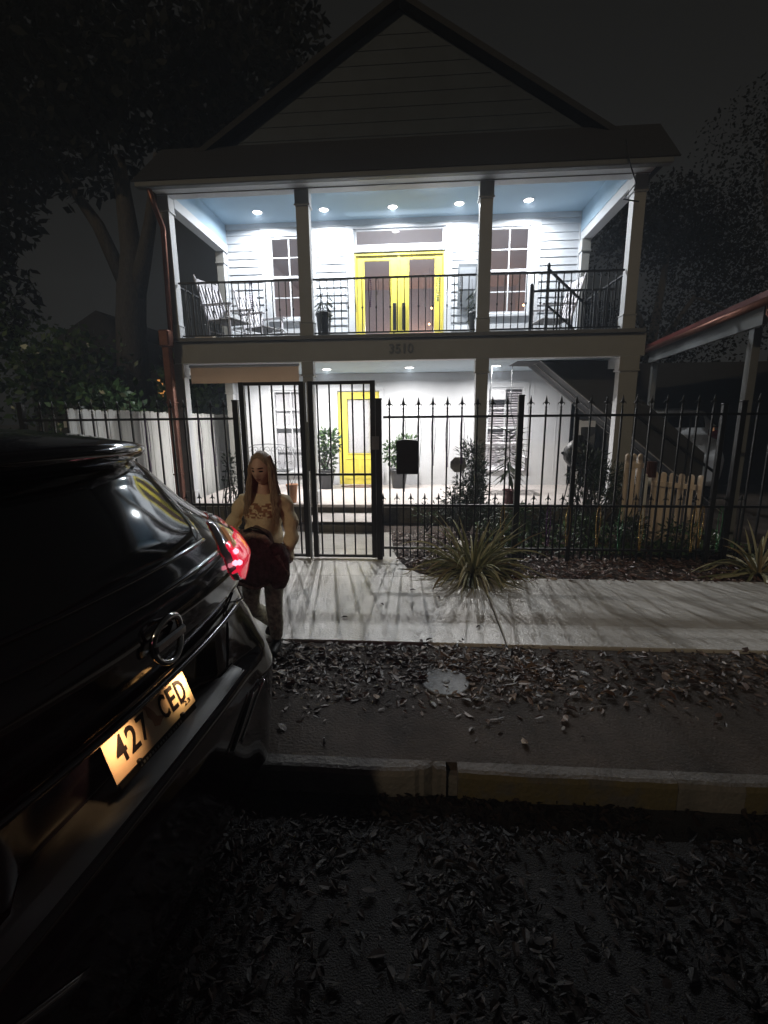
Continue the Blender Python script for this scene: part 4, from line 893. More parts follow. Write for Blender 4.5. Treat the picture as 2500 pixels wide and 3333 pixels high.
    def text_on(txt, a, bb, h, w_, o, nm, mt, bold=0):
        vs, fs = text_mesh(txt, 1.0, 0.0, bold=bold); xs_ = [v[0] for v in vs]; ys_ = [v[1] for v in vs]; x0, x1, y0_, y1_ = min(xs_), max(xs_), min(ys_), max(ys_)
        m_ = MB(); V = []
        for oo in (o, o - .0014): V += [pq(a + (v[0] - x0) / (x1 - x0) * w_, bb + (1 - (v[1] - y0_) / (y1_ - y0_)) * h, oo) for v in vs]
        k = len(vs); F_ = list(fs) + [tuple(i + k for i in f[::-1]) for f in fs]
        from collections import Counter
        ec = Counter(); 
        for f in fs:
            for i in range(len(f)): ec[(f[i], f[(i + 1) % len(f)])] += 1
        for (i, j) in list(ec):
            if (j, i) not in ec: F_.append((j, i, i + k, j + k))
        m_.add(V, F_); return m_.build(nm, mt, P_)
    dk = mat('plate_letter', (.012, .008, .010), .4, var=0)
    for ch, a_, w_ in (('4', .085, .105), ('2', .215, .105), ('7', .345, .10), ('C', .605, .095), ('E', .725, .085), ('D', .835, .10)):
        text_on(ch, a_, .15, .60, w_, .003, 'plate_number', dk, .02)
    text_on('23', .865, .76, .12, .085, .002, 'plate_sticker', dk, .01)
    # brown bird in the middle of the plate
    b = MB(); br = [(.455, .08), (.475, .20), (.47, .36), (.50, .52), (.50, .66), (.55, .74), (.60, .66), (.655, .66), (.60, .58), (.56, .50), (.545, .36), (.52, .22), (.49, .08)]
    vs = [pq(x, y, oo) for oo in (.0016, .0004) for x, y in br]; k = len(br)
    b.add(vs, [tuple(range(k)), tuple(range(2 * k - 1, k - 1, -1))] + [(i, k + i, k + (i + 1) % k, (i + 1) % k) for i in range(k)]); b.build('plate_bird', mat('plate_brown', (.42, .20, .11), .5, var=.3, scale=40), P_)
    b = MB(); sheet(b, -.012, 1.012, 1.0, 1.035, .003, .006); sheet(b, .02, .98, 1.04, 1.16, .001, .004); b.build('plate_frame', iron, P_)
    b = MB(); random.seed(3)
    for k in range(16): a = .24 + k * .034; sheet(b, a, a + random.uniform(.014, .024), 1.065, 1.125, .0028, .002)
    b.build('frame_lettering', greym, P_)
    for a in (.24, .80): b = MB(); c = pq(a, .98, .004); b.lathe((c.x, c.y, c.z - .008), [(.001, 0), (.008, .004), (.008, .012), (.001, .016)], 8); b.build('screw', iron, P_)
    return S
CLEAR = mat('clear_lens', (0.30, 0.27, 0.28), 0.08, 0.4, var=0, coat=1.0)
REDL = mat('lit_red_lens', (0.6, 0.01, 0.05), 0.12, var=0.0, emit=(1.0, 0.012, 0.055), es=0.75, coat=1.0)
SMOK = mat('smoked_lens', (.02, .02, .022), .08, var=0, coat=1)
SIDEL = mat('side_red_lens', (0.45, 0.04, 0.04), 0.12, var=0.0, emit=(1.0, 0.10, 0.09), es=0.22, coat=1.0)
CREAM = mat('cream_lens', (0.75, 0.52, 0.34), 0.2, var=0, emit=(1.0, 0.45, 0.2), es=0.18, coat=1.0)
HOT = mat('lit_bulb', (1, .5, .5), 0.3, var=0, emit=(1.0, 0.30, 0.38), es=2.6)
CAR = suv('parked_suv', 'black SUV close to the camera with lit tail light and plate reading 427 CED', (-.72, 1.19, 0), R(-4), carblack)
def car_lamp(nm, kind, energy, col, p, aim=None, size=.05, spread=None):
    ld = bpy.data.lights.new(nm, kind); ld.energy = energy; ld.color = col
    if kind == 'AREA': ld.size = size; ld.spread = spread or R(170)
    else: ld.shadow_soft_size = size
    lo = bpy.data.objects.new(nm, ld); COL.objects.link(lo); lo.parent = CAR; lo.location = p
    if aim: lo.rotation_euler = Vector(aim).to_track_quat('-Z', 'Y').to_euler()
p = cs(.85, 1.36) + cn(.85, 1.36) * .04
car_lamp('tail_lamp', 'AREA', TAIL, (1, .03, .06), p, cn(.93, 1.36), .07)
p = cs(-.85, 1.36) + cn(-.85, 1.36) * .04
car_lamp('tail_lamp', 'AREA', TAIL, (1, .03, .06), p, cn(-.93, 1.36), .07)
for y in (-.13, .13): car_lamp('plate_lamp', 'AREA', PLATE, (1, .64, .32), (.0, y, 1.152), (-1.15, 0, -1), .03, R(80))

suv('parked_suv', 'white SUV with red tail light parked under the carport behind the iron fence', (5.78, 10.7, .15), R(-90), whitecar, detail=False, lit=False)
suv('parked_suv', 'tan car roof showing past the black SUV at the far left edge', (-9.2, 7.8, .15), R(-60), tancar, detail=False, lit=False)

# ================================================================ WOMAN
skin = mat('skin', (0.72, 0.49, 0.38), 0.5, var=0.06, scale=12)
hairm = mat('hair', (0.40, 0.29, 0.20), 0.4, var=0.4, scale=14, stretch=(10, 10, 1), bump=.6, bscale=30)
shirtm = mat('sweatshirt_cloth', (0.80, 0.66, 0.44), 0.9, var=0.10, scale=8, bump=.4, bscale=70)
legm = mat('patterned_legging', (0.72, 0.55, 0.44), 0.8, var=0.75, scale=22)
jackm = mat('dark_fur_jacket', (0.26, 0.19, 0.18), 0.95, var=0.5, scale=30, bump=1.0, bscale=110)
furm = mat('fur_trim', (0.58, 0.45, 0.37), 0.95, var=0.5, scale=50, bump=1.0, bscale=150)
shoem = mat('dark_shoe', (0.02, 0.018, 0.018), 0.6, var=.2)
def skinned(nodes, edges, sub=2, root=0):
    me = bpy.data.meshes.new('tmp'); me.from_pydata([n[0] for n in nodes], edges, []); o = bpy.data.objects.new('tmp', me); COL.objects.link(o)
    md = o.modifiers.new('s', 'SKIN'); md.use_smooth_shade = True
    sk = me.skin_vertices[0].data
    for i, n in enumerate(nodes):
        r = n[1]; sk[i].radius = r if isinstance(r, tuple) else (r, r)
        sk[i].use_root = (i == root)
    s2 = o.modifiers.new('b', 'SUBSURF'); s2.levels = sub; s2.render_levels = sub
    dg = bpy.context.evaluated_depsgraph_get(); dg.update(); m2 = bpy.data.meshes.new_from_object(o.evaluated_get(dg))
    vs = [v.co.copy() for v in m2.vertices]; fs = [tuple(p.vertices) for p in m2.polygons]
    bpy.data.objects.remove(o); bpy.data.meshes.remove(m2); bpy.data.meshes.remove(me)
    return vs, fs
WM = thing('person', 'long-haired woman in tan sweatshirt and patterned leggings standing behind the black SUV', 'person', (-1.17, 3.35, .17))
hip = Vector((-1.19, 3.40, .90))
body = MB(); body.smooth = True
J = dict(pel=hip, sp=Vector((-1.175, 3.40, 1.08)), ch=Vector((-1.16, 3.39, 1.27)), nk=Vector((-1.150, 3.385, 1.41)), hd=Vector((-1.140, 3.36, 1.50)),
         sl=Vector((-1.315, 3.39, 1.355)), el=Vector((-1.395, 3.33, 1.12)), wl=Vector((-1.32, 3.14, .93)), sr=Vector((-.995, 3.39, 1.355)), er=Vector((-.945, 3.36, 1.10)), wr=Vector((-.955, 3.22, .90)),
         hl=Vector((-1.27, 3.40, .86)), kl=Vector((-1.29, 3.33, .52)), al=Vector((-1.22, 3.62, .24)), tl=Vector((-1.22, 3.55, .19)), hr=Vector((-1.11, 3.40, .86)), kr=Vector((-1.105, 3.33, .50)), ar=Vector((-1.11, 3.36, .10 + .12)), tr=Vector((-1.11, 3.20, .18)))
nodes = [(J['pel'], (.125, .09)), (J['sp'], (.105, .08)), (J['ch'], (.125, .09)), (J['nk'], .05), (J['hd'], .048), (J['sl'], .05), (J['el'], .036), (J['wl'], .024), (J['sr'], .05), (J['er'], .036), (J['wr'], .024),
         (J['hl'], .08), (J['kl'], .052), (J['al'], .034), (J['hr'], .08), (J['kr'], .052), (J['ar'], .034)]
edges = [(0, 1), (1, 2), (2, 3), (3, 4), (2, 5), (5, 6), (6, 7), (2, 8), (8, 9), (9, 10), (0, 11), (11, 12), (12, 13), (0, 14), (14, 15), (15, 16)]
vs, fs = skinned(nodes, edges); body.add(vs, fs)
# head with a face
hc = Vector((-1.140, 3.345, 1.585)); vs = []; NU, NV = 40, 30; yawh = R(-8); tilt = R(9)
def headpt(th, ph):
    x = math.sin(th) * math.sin(ph); y = -math.cos(ph) * math.sin(th); z = math.cos(th)
    X = x * .073; Y = y * .092; Z = z * .118
    if Z < 0: X *= 1 - .30 * (-z) ** 1.5; Y *= 1 - .10 * (-z)
    fr = max(0, -y)
    nose = math.exp(-(X / .012) ** 2) * math.exp(-((Z + .022) / .026) ** 2) * fr; Y -= .022 * nose
    for sx in (-1, 1): Y += .012 * math.exp(-((X - sx * .030) / .016) ** 2 - ((Z - .004) / .013) ** 2) * fr
    Y -= .006 * math.exp(-(X / .03) ** 2 - ((Z - .028) / .010) ** 2) * fr
    Y -= .008 * math.exp(-(X / .020) ** 2 - ((Z + .058) / .009) ** 2) * fr; Y += .004 * math.exp(-(X / .018) ** 2 - ((Z + .0585) / .0025) ** 2) * fr
    Y -= .010 * math.exp(-(X / .022) ** 2 - ((Z + .098) / .014) ** 2) * fr
    v = Vector((X, Y, Z)); v.rotate(Matrix.Rotation(tilt, 3, 'X')); v.rotate(Matrix.Rotation(yawh, 3, 'Z')); return hc + v
for j in range(NV + 1):
    for i in range(NU): vs.append(headpt(max(.02, math.pi * j / NV * .999), 2 * math.pi * i / NU))
body.add(vs, [(j * NU + i, j * NU + (i + 1) % NU, (j + 1) * NU + (i + 1) % NU, (j + 1) * NU + i) for j in range(NV) for i in range(NU)])
for sx in (-1, 1): # ears
    e = Vector((sx * .074, .0, -.01)); e.rotate(Matrix.Rotation(yawh, 3, 'Z')); body.lathe(hc + e + Vector((0, 0, -.028)), [(.003, 0), (.012, .012), (.016, .04), (.006, .056)], 8)
# hands: palm, four unequal fingers, thumb
def hand(w, d, palm, side):
    """w wrist, d direction of the fingers, palm normal, side = thumb direction"""
    d = Vector(d).normalized(); pn = Vector(palm).normalized(); sd = Vector(side).normalized(); w = Vector(w)
    V, F_ = skinned([(w, (.024, .018)), (w + d * .045, (.036, .016)), (w + d * .085, (.038, .013))], [(0, 1), (1, 2)], 1); body.add(V, F_)
    for k, (off, L) in enumerate(((.027, .068), (.010, .076), (-.009, .072), (-.026, .056))):
        b0 = w + d * .078 + sd * off; V, F_ = skinned([(b0, .0085), (b0 + d * L * .4 + pn * .006, .008), (b0 + d * L * .68 + pn * L * .30, .0075), (b0 + d * L * .72 + pn * L * .62, .006)], [(0, 1), (1, 2), (2, 3)], 1); body.add(V, F_)
    b0 = w + d * .03 + sd * .03; V, F_ = skinned([(b0, .011), (b0 + sd * .024 + d * .022, .0095), (b0 + sd * .028 + d * .05 + pn * .014, .008)], [(0, 1), (1, 2)], 1); body.add(V, F_)
hand(J['wl'], (.35, -.45, -.75), (.3, .9, -.2), (.85, -.2, .2)); hand(J['wr'], (-.45, -.35, -.65), (-.3, .8, .3), (-.7, -.3, .5))
body.build('body', skin, WM)
fm = MB()
fm.smooth = True
def facepatch(x0, z0, rx, rz, off=.0012):
    vs = [];
    for k in range(14):
        a = 2 * math.pi * k / 14; X = x0 + rx * math.cos(a); Z = z0 + rz * math.sin(a); th = math.acos(max(-1, min(1, Z / .118))); ph = math.asin(max(-1, min(1, X / .073 / math.sin(th)))); p = headpt(th, ph); vs.append(p + (p - hc).normalized() * off)
    c = sum(vs, Vector()) / len(vs); vs.append(c + (c - hc).normalized() * .001); fm.add(vs, [(k, (k + 1) % 14, 14) for k in range(14)])
for sx in (-1, 1): facepatch(sx * .030, .025, .018, .0045)
fm.build('eyebrow', mat('brow', (.07, .04, .03), .8, var=.1), WM)
fm = MB()
for sx in (-1, 1): facepatch(sx * .030, .002, .014, .006)
fm.build('eye', mat('eye_dark', (.02, .012, .01), .2, var=0), WM)
fm = MB(); facepatch(0, -.058, .020, .0075); fm.build('lips', mat('lip', (.36, .11, .10), .4, var=.05), WM)
# hair: cap and long strands over both shoulders
hb = MB(); hb.smooth = True; vs = []
for j in range(0, 17):
    th = math.pi * .60 * j / 16
    for i in range(36):
        ph = -math.pi + 2 * math.pi * i / 36; 
        front = max(0, math.cos(ph)); t2 = th * (1 - .60 * front ** 1.1); p = headpt(max(.02, t2), ph); q = (p - hc); vs.append(hc + q * 1.10 + Vector((0, .006, .004)))
hb.add(vs, [(j * 36 + i, j * 36 + (i + 1) % 36, (j + 1) * 36 + (i + 1) % 36, (j + 1) * 36 + i) for j in range(16) for i in range(36)])
random.seed(11)
for k in range(330):
    ang = random.uniform(1.0, 2 * math.pi - 1.0); cx = math.sin(ang); cy = -math.cos(ang)
    s0 = hc + Vector((cx * .060, cy * .075, .075 + random.uniform(-.02, .02)))
    L = random.uniform(.30, .42); w_ = .012
    side = 1 if cx > 0 else -1; fr = 1 if cy < .3 else 0
    p1 = hc + Vector((cx * .084, cy * .096, 0)); p2 = hc + Vector((cx * .092 + random.uniform(-.01, .01), cy * .098 - .01 * fr, -.11)); p3 = hc + Vector((cx * .10 + side * random.uniform(-.01, .03), (cy * .09 if not fr else -.035 + cy * .07), -.22)); p4 = hc + Vector((cx * .105 + side * random.uniform(-.02, .04), (cy * .10 if not fr else -.06 + cy * .05), -L))
    q_ = lambda p_: p_ + Vector((random.uniform(-.008, .008), random.uniform(-.006, .006), 0))
    f_ = random.uniform(.35, 1.0); hb.tube([s0, q_(p1), q_(p2), q_(p3), q_(p4)], [.012 * f_, .013 * f_, .012 * f_, .009 * f_, .001], 5)
hb.build('hair', hairm, WM)
# sweatshirt
O = lambda v, dx=0, dy=0, dz=0: v + Vector((dx, dy, dz))
nodes = [(Vector((-1.18, 3.40, .90)), (.195, .14)), (Vector((-1.175, 3.40, 1.04)), (.195, .14)), (Vector((-1.165, 3.39, 1.22)), (.182, .128)), (Vector((-1.155, 3.39, 1.335)), (.150, .10)), (Vector((-1.150, 3.385, 1.405)), .066),
         (O(J['sl'], .005, 0, -.02), .066), ((J['sl'] + J['el']) / 2 + Vector((-.012, 0, .0)), .060), (J['el'], .055), (J['wl'] * .8 + J['el'] * .2, .046), (J['wl'], .036), (O(J['sr'], -.005, 0, -.02), .066), ((J['sr'] + J['er']) / 2 + Vector((.010, 0, 0)), .060), (J['er'], .055), (J['wr'] * .8 + J['er'] * .2, .05), (J['wr'], .038)]
vs, fs = skinned(nodes, [(0, 1), (1, 2), (2, 3), (3, 4), (3, 5), (5, 6), (6, 7), (7, 8), (8, 9), (3, 10), (10, 11), (11, 12), (12, 13), (13, 14)], 3)
sm_ = MB(); sm_.smooth = True
out = []
for v in vs:
    v = Vector(v); c = Vector((-1.17, 3.40, v.z)); n = (v - c); n.z = 0; n = n.normalized() if n.length > 1e-5 else Vector((0, -1, 0))
    f = noise.noise(Vector((v.x * 9, v.y * 9, v.z * 4 + 7))) * .016 + .009 * math.sin(v.z * 48 + v.x * 40 + 5 * noise.noise(v * 6)) + .004 * noise.noise(v * 45)
    out.append(v + n * f)
sm_.add(out, fs); sh_ = sm_.build('sweatshirt', shirtm, WM)
# faded print on the chest
pr = MB()
for j in range(7):
    for i in range(10):
        pass
b = MB(); 
import mathutils
bvh = mathutils.bvhtree.BVHTree.FromPolygons([Vector(v) for v in out], fs)
grid = {}
for j in range(9):
    for i in range(15):
        x = -1.265 + i * .0145; z = 1.235 + j * .013; h = bvh.ray_cast(Vector((x, 2.9, z)), Vector((0, 1, 0)))
        if h[0]: grid[(i, j)] = len(b.v); b.v.append(tuple(h[0] + Vector((0, -.003, 0))))
for j in range(8):
    for i in range(14):
        if random.random() < .78 and all(k in grid for k in ((i, j), (i + 1, j), (i, j + 1), (i + 1, j + 1))): b.f.append((grid[(i, j)], grid[(i + 1, j)], grid[(i + 1, j + 1)], grid[(i, j + 1)])); b.mi.append(0); b.t.append(.5); b.sm.append(True)
b.build('chest_print', mat('faded_print', (.34, .17, .10), .9, var=.4, scale=25), sh_)
# leggings and shoes
nodes = [(Vector((-1.19, 3.40, .93)), (.132, .098)), (J['hl'], .097), (J['kl'], .066), ((J['kl'] + J['al']) / 2 + Vector((0, .02, 0)), .062), (J['al'], .046), (J['hr'], .097), (J['kr'], .066), ((J['kr'] + J['ar']) / 2 + Vector((0, .02, 0)), .062), (J['ar'], .046)]
vs, fs = skinned(nodes, [(0, 1), (1, 2), (2, 3), (3, 4), (0, 5), (5, 6), (6, 7), (7, 8)], 2); b = MB(); b.smooth = True; b.add(vs, fs); b.build('leggings', legm, WM)
for a, t in ((J['al'], Vector((-1.22, 3.50, .205))), (J['ar'], Vector((-1.10, 3.17, .195)))):
    vs, fs = skinned([(a + Vector((0, .03, -.01)), .045), (a + Vector((0, -.03, -.02)), (.045, .04)), (t, (.042, .028))], [(0, 1), (1, 2)], 2); b = MB(); b.smooth = True; b.add(vs, fs); b.build('shoe', shoem, WM)
b = MB(); b.lathe((J['wr'].x, J['wr'].y, J['wr'].z + .01), [(.037, 0), (.040, .006), (.040, .014), (.037, .02)], 16, cap=False); b.build('bracelet', whitem, WM)
# jacket bundle carried in front
JK = thing('jacket', 'dark fuzzy jacket bundled in the woman\'s arms', 'jacket', (-1.17, 3.17, .78))
def lump(c, rx, ry, rz, seed, amp=.035, n=44, m_=32, droop=0.0):
    vs = []; b = MB(); b.smooth = True
    for j in range(m_ + 1):
        th = math.pi * j / m_
        for i in range(n):
            ph = 2 * math.pi * i / n; d = Vector((math.sin(th) * math.cos(ph), math.sin(th) * math.sin(ph), math.cos(th)))
            e = lambda q: math.copysign(abs(q) ** .8, q)
            p = Vector((e(d.x) * rx, e(d.y) * ry, e(d.z) * rz)); q = p * 9 + Vector((seed, 0, 0))
            f = noise.noise(q) * amp + amp * .5 * math.sin(p.x * 40 + 9 * noise.noise(p * 6 + Vector((seed, 3, 1)))) * (.5 + .5 * d.z * 0) + noise.noise(p * 60) * .004
            vs.append(Vector(c) + p + d * f)
    b.add(vs, [(j * n + i, j * n + (i + 1) % n, (j + 1) * n + (i + 1) % n, (j + 1) * n + i) for j in range(m_) for i in range(n)]); return b
b = lump((-1.19, 3.18, 1.03), .165, .10, .15, 3, .03); c2 = lump((-1.17, 3.17, .90), .19, .085, .145, 5, .04); b.add(c2.v, c2.f); b.sm = [True] * len(b.f); b.build('jacket_body', jackm, JK)
b = lump((-1.005, 3.19, .90), .075, .085, .16, 8, .03); b.build('sleeve', jackm, JK)
b = MB()
def wig(pts, r, k0):
    P_ = []; n = 26
    for i in range(n):
        t = i / (n - 1) * (len(pts) - 1); a_ = min(int(t), len(pts) - 2); f = t - a_; p_ = Vector(pts[a_]).lerp(Vector(pts[a_ + 1]), f); P_.append(p_ + noise.noise_vector(p_ * 9 + Vector((k0, 0, 0))) * .014)
    b.tube(P_, [r * (.7 + .5 * abs(noise.noise(p * 22))) for p in P_], 8)
wig([(-1.345, 3.10, 1.06), (-1.33, 3.08, 1.13), (-1.26, 3.06, 1.16), (-1.20, 3.06, 1.12), (-1.24, 3.06, 1.075), (-1.31, 3.07, 1.05)], .017, 1)
wig([(-1.21, 3.06, 1.12), (-1.14, 3.06, 1.155), (-1.07, 3.08, 1.14), (-1.02, 3.09, 1.08)], .024, 4)
wig([(-.985, 3.11, 1.0), (-.95, 3.12, .93), (-.93, 3.13, .86), (-.965, 3.12, .80)], .014, 7)
wig([(-1.33, 3.10, .83), (-1.25, 3.08, .785), (-1.14, 3.09, .76), (-1.05, 3.10, .79)], .012, 9)
# short fur hairs
for k in range(1500):
    src = b.v[random.randrange(len(b.v))]; d = rv().normalized(); p = Vector(src); b.add([p, p + d.cross(Vector((0, 0, 1))).normalized() * .002, p + d * random.uniform(.008, .02)], [(0, 1, 2)])
b.build('fur_trim', furm, JK)
b = MB(); b.tube([(-1.22, 3.12, 1.17), (-1.16, 3.10, 1.195), (-1.10, 3.10, 1.18), (-1.04, 3.11, 1.13)], [.008, .013, .013, .008], 8); b.build('collar', iron, JK)

# ================================================================ TREES, NEIGHBOURS
def crown(mb, cl, n, L, w):
    for k in range(n):
        c, r = random.choice(cl); d = rv().normalized(); rr = random.random() ** .5
        p = Vector(c) + Vector((d.x * r[0], d.y * r[1], d.z * r[2])) * rr; a = rv().normalized(); b_ = a.cross(rv()).normalized(); s = random.uniform(.5, 1.2)
        mb.tone = random.random(); mb.add([p - a * L / 2 * s, p + b_ * w / 2 * s, p + a * L / 2 * s, p - b_ * w / 2 * s], [(0, 1, 2, 3)])
def tree(name, x, y, trunk, limbs, cl, n, label, L=.50, w=.26, mt=None, z0=.1, mtb=None):
    T = thing(name, label, 'tree', (x, y, z0)); b = MB(); b.tube(trunk[0], trunk[1], 18)
    for i, v in enumerate(b.v): q = noise.noise(Vector((v[0] * 3, v[1] * 3, v[2] * .8))) * .07; b.v[i] = (v[0] + q, v[1] + q * .5, v[2])
    b.build('trunk', barkm, T)
    for pts, rs in limbs: b = MB(); b.tube(pts, rs, 10); b.build('limb', barkm, T)
    if n: b = MB(); crown(b, cl, n, L, w); b.build('crown', mt or dleaf, T)
    return T
tree('live_oak', -8.0, 13, ([(-8.0, 13, .1), (-8.0, 13, .6), (-7.95, 13, 1.8), (-7.92, 13, 3.2), (-7.82, 13, 4.6), (-7.72, 13, 5.4), (-7.65, 13.1, 6.3), (-7.8, 13.2, 8.6)], [.75, .55, .43, .41, .36, .37, .28, .16]),
     [([(-7.6, 13, 5.2), (-7.25, 12.9, 6.0), (-6.9, 12.8, 6.9), (-6.5, 12.7, 8.4)], [.24, .2, .15, .08]), ([(-7.9, 13, 5.6), (-8.5, 13.1, 7.0), (-9.6, 13.2, 8.6)], [.2, .16, .08])],
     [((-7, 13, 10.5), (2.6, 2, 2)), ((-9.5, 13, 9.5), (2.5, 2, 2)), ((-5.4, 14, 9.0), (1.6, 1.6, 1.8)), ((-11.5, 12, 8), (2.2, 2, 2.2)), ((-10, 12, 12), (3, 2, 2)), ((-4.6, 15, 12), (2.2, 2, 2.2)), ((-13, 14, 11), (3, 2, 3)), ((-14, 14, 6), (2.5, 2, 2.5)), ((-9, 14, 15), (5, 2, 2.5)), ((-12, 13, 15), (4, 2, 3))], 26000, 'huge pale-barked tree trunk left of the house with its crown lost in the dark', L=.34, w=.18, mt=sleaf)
for x, y, h, r_, n, lb in ((-5.9, 11.8, 2.9, 1.0, 1500, 'dark bushy tree over the white fence close to the copper downspout'), (-6.6, 9.9, 2.4, .9, 1500, 'low leafy tree hanging over the middle of the white fence'), (-9.6, 11.5, 3.6, 1.7, 1600, 'dark tree left of the big trunk'), (-12.5, 12.5, 5.5, 2.4, 1800, 'tall dark tree at the left edge'), (-12, 9.5, 2.6, 1.5, 1200, 'dark bush at the far left edge above the tan car')):
    tree('dark_tree', x, y, ([(x, y, .1), (x, y, h * .6)], [.12, .06]), [], [((x + random.uniform(-.5, .5) * r_, y + random.uniform(-.4, .4), h * random.uniform(.55, 1)), (r_, r_ * .8, h * .32)) for _ in range(4)], n, lb, .22, .12, gleaf)
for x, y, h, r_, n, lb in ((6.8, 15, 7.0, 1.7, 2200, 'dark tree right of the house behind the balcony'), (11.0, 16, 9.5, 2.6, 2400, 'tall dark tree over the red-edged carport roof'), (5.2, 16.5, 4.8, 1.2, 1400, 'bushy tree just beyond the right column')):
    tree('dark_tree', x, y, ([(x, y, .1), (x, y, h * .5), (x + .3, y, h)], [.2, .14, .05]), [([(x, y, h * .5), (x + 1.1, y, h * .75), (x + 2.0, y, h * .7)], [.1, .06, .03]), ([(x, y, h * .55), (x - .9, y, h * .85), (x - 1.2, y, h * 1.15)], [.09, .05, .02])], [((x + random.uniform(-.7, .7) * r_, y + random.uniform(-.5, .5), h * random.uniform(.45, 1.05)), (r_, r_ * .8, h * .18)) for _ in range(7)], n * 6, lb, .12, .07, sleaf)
# white privacy fence along the side, boards of slightly different height
S = thing('privacy_fence', 'tall weathered white board fence left of the porch, lit by the porch lamps', 'fence', (-4.6, 8.4, .15))
b = MB(); y = 5.95; k = 0
while y < 12.4: z = 2.10 - .012 * (y - 5.4) + random.uniform(-.012, .012); b.prism([(y, .16), (y + .135, .16), (y + .135, z - .03), (y + .11, z), (y + .025, z), (y, z - .03)], 'x', -4.61 - .006 * (k % 2), -4.588 - .006 * (k % 2)); y += .1385; k += 1
b.build('board', fencew, S)
b = MB(); 
for z in (.5, 1.2, 1.85): b.box(-4.66, -4.62, 5.95, 12.4, z, z + .08)
b.build('rail', fencew, S)
S = thing('neighbour_house', 'dark house beyond the trees at the left with one orange lit window', 'house', (-12.5, 21, .1))
b = MB(); b.box(-17, -9.9, 20.05, 26, .1, 4.2); b.build('wall', stairm, S); b = MB(); b.prism([(-17.4, 4.2), (-9.5, 4.2), (-13.4, 6.4)], 'y', 19.8, 26.3); b.build('roof', roofm, S)
b = MB(); b.prism([(-11.16, 2.9), (-10.82, 2.9), (-10.82, 3.4), (-11.0, 3.6), (-11.16, 3.6)], 'y', 20.0, 20.04); w_ = b.build('window', litwin_e, S)
b = MB()
for z in (3.07, 3.24, 3.41): b.box(-11.17, -10.81, 19.985, 19.998, z, z + .018)
b.box(-11.0, -10.98, 19.985, 19.998, 2.9, 3.6); b.build('muntin', iron, w_)
# carport with red metal roof at the right
S = thing('carport', 'open carport with red metal roof edge and grey fascia at the right edge', 'carport', (5.2, 8.5, .15))
a0, a1 = Vector((4.06, 5.9, 0)), Vector((4.86, 11.2, 0)); f0, f1 = Vector((4.20, 6.35, 0)), Vector((4.83, 10.6, 0))
ux = Vector((.99, -.12, 0))
b = MB(); A, B = a0 + Vector((0, 0, 3.27)), a1 + Vector((0, 0, 3.27)); C_, D_ = B + ux * 5 + Vector((0, 0, 1.1)), A + ux * 5 + Vector((0, 0, 1.1)); t_ = Vector((0, 0, .11))
b.add([A, B, C_, D_, A + t_, B + t_, C_ + t_, D_ + t_], [(0, 1, 2, 3), (7, 6, 5, 4), (0, 4, 5, 1), (1, 5, 6, 2), (2, 6, 7, 3), (3, 7, 4, 0)]); b.build('roof', redroof, S)
b = MB(); b.beam(f0 + Vector((0, 0, 3.13)), f1 + Vector((0, 0, 3.13)), .05, .24); b.build('fascia', greytrim, S)
b = MB(); b.tube([a0 + Vector((-.04, 0, 3.24)), a1 + Vector((-.04, 0, 3.24))], .05, 8); b.tube([f0 + Vector((-.03, -.1, 3.22)), f0 + Vector((-.05, -.12, 3.12)), f0 + Vector((.1, -.10, 3.0))], .035, 8); b.build('gutter', copper, S)
for p in (f0 + ux * .1 + Vector((0, .3, 0)), f1 + ux * .1): b = MB(); b.box(p.x - .05, p.x + .05, p.y - .05, p.y + .05, .15, 3.01); b.build('post', greytrim, S)
b = MB(); b.box(4.6, 10, 12.6, 12.7, .1, 3.2); b.build('back_wall', stairm, S)
# unseen house added behind the photographer to keep the near street in the dark
S = thing('added_shade_house', 'added unseen house behind the camera, shading the near street', 'house', (0, -13, .1))
b = MB(); b.box(-16, 16, -19, -10.0, .1, 7.1); b.build('wall', stairm, S); b = MB(); b.prism([(-19.4, 7.1), (-9.85, 7.1), (-9.85, 7.25), (-14.5, 8.6), (-19.4, 7.25)], 'x', -16.4, 16.4); b.build('roof', roofm, S)
for x in (-9, -3, 3, 9):
    b = MB(); b.box(x - .5, x + .5, -10.0, -9.96, 1.2, 2.8); b.box(x - .5, x + .5, -10.0, -9.96, 4.4, 6.0); b.build('window', darkglass, S)
# service wire at the right of the eave
b = MB(); b.tube([(2.80, 7.46, 5.62), (2.88, 7.5, 5.38), (3.02, 7.55, 5.12), (2.96, 7.8, 5.02), (3.2, 7.85, 5.0)], .010, 6)
solo(b, 'service_wire', iron, 'black service wire looping at the right end of the upper eave', 'wire', (2.9, 7.5, 5.1))

# ================================================================ thin night haze added to lift the darks and soften contrast
m = MB(); m.box(-60, 60, -25, 60, -1.3, 19); me = bpy.data.meshes.new('haze'); me.from_pydata(m.v, [], m.f)
hz = bpy.data.objects.new('haze', me); COL.objects.link(hz); hz['kind'] = 'stuff'
hm = bpy.data.materials.new('night_haze'); hm.use_nodes = True; hm.node_tree.nodes.remove(hm.node_tree.nodes['Principled BSDF'])
pv = hm.node_tree.nodes.new('ShaderNodeVolumePrincipled'); pv.inputs['Density'].default_value = 0.007; pv.inputs['Color'].default_value = (.72, .84, 1.0, 1); pv.inputs['Anisotropy'].default_value = 0.3
hm.node_tree.links.new(pv.outputs[0], hm.node_tree.nodes['Material Output'].inputs['Volume']); me.materials.append(hm)

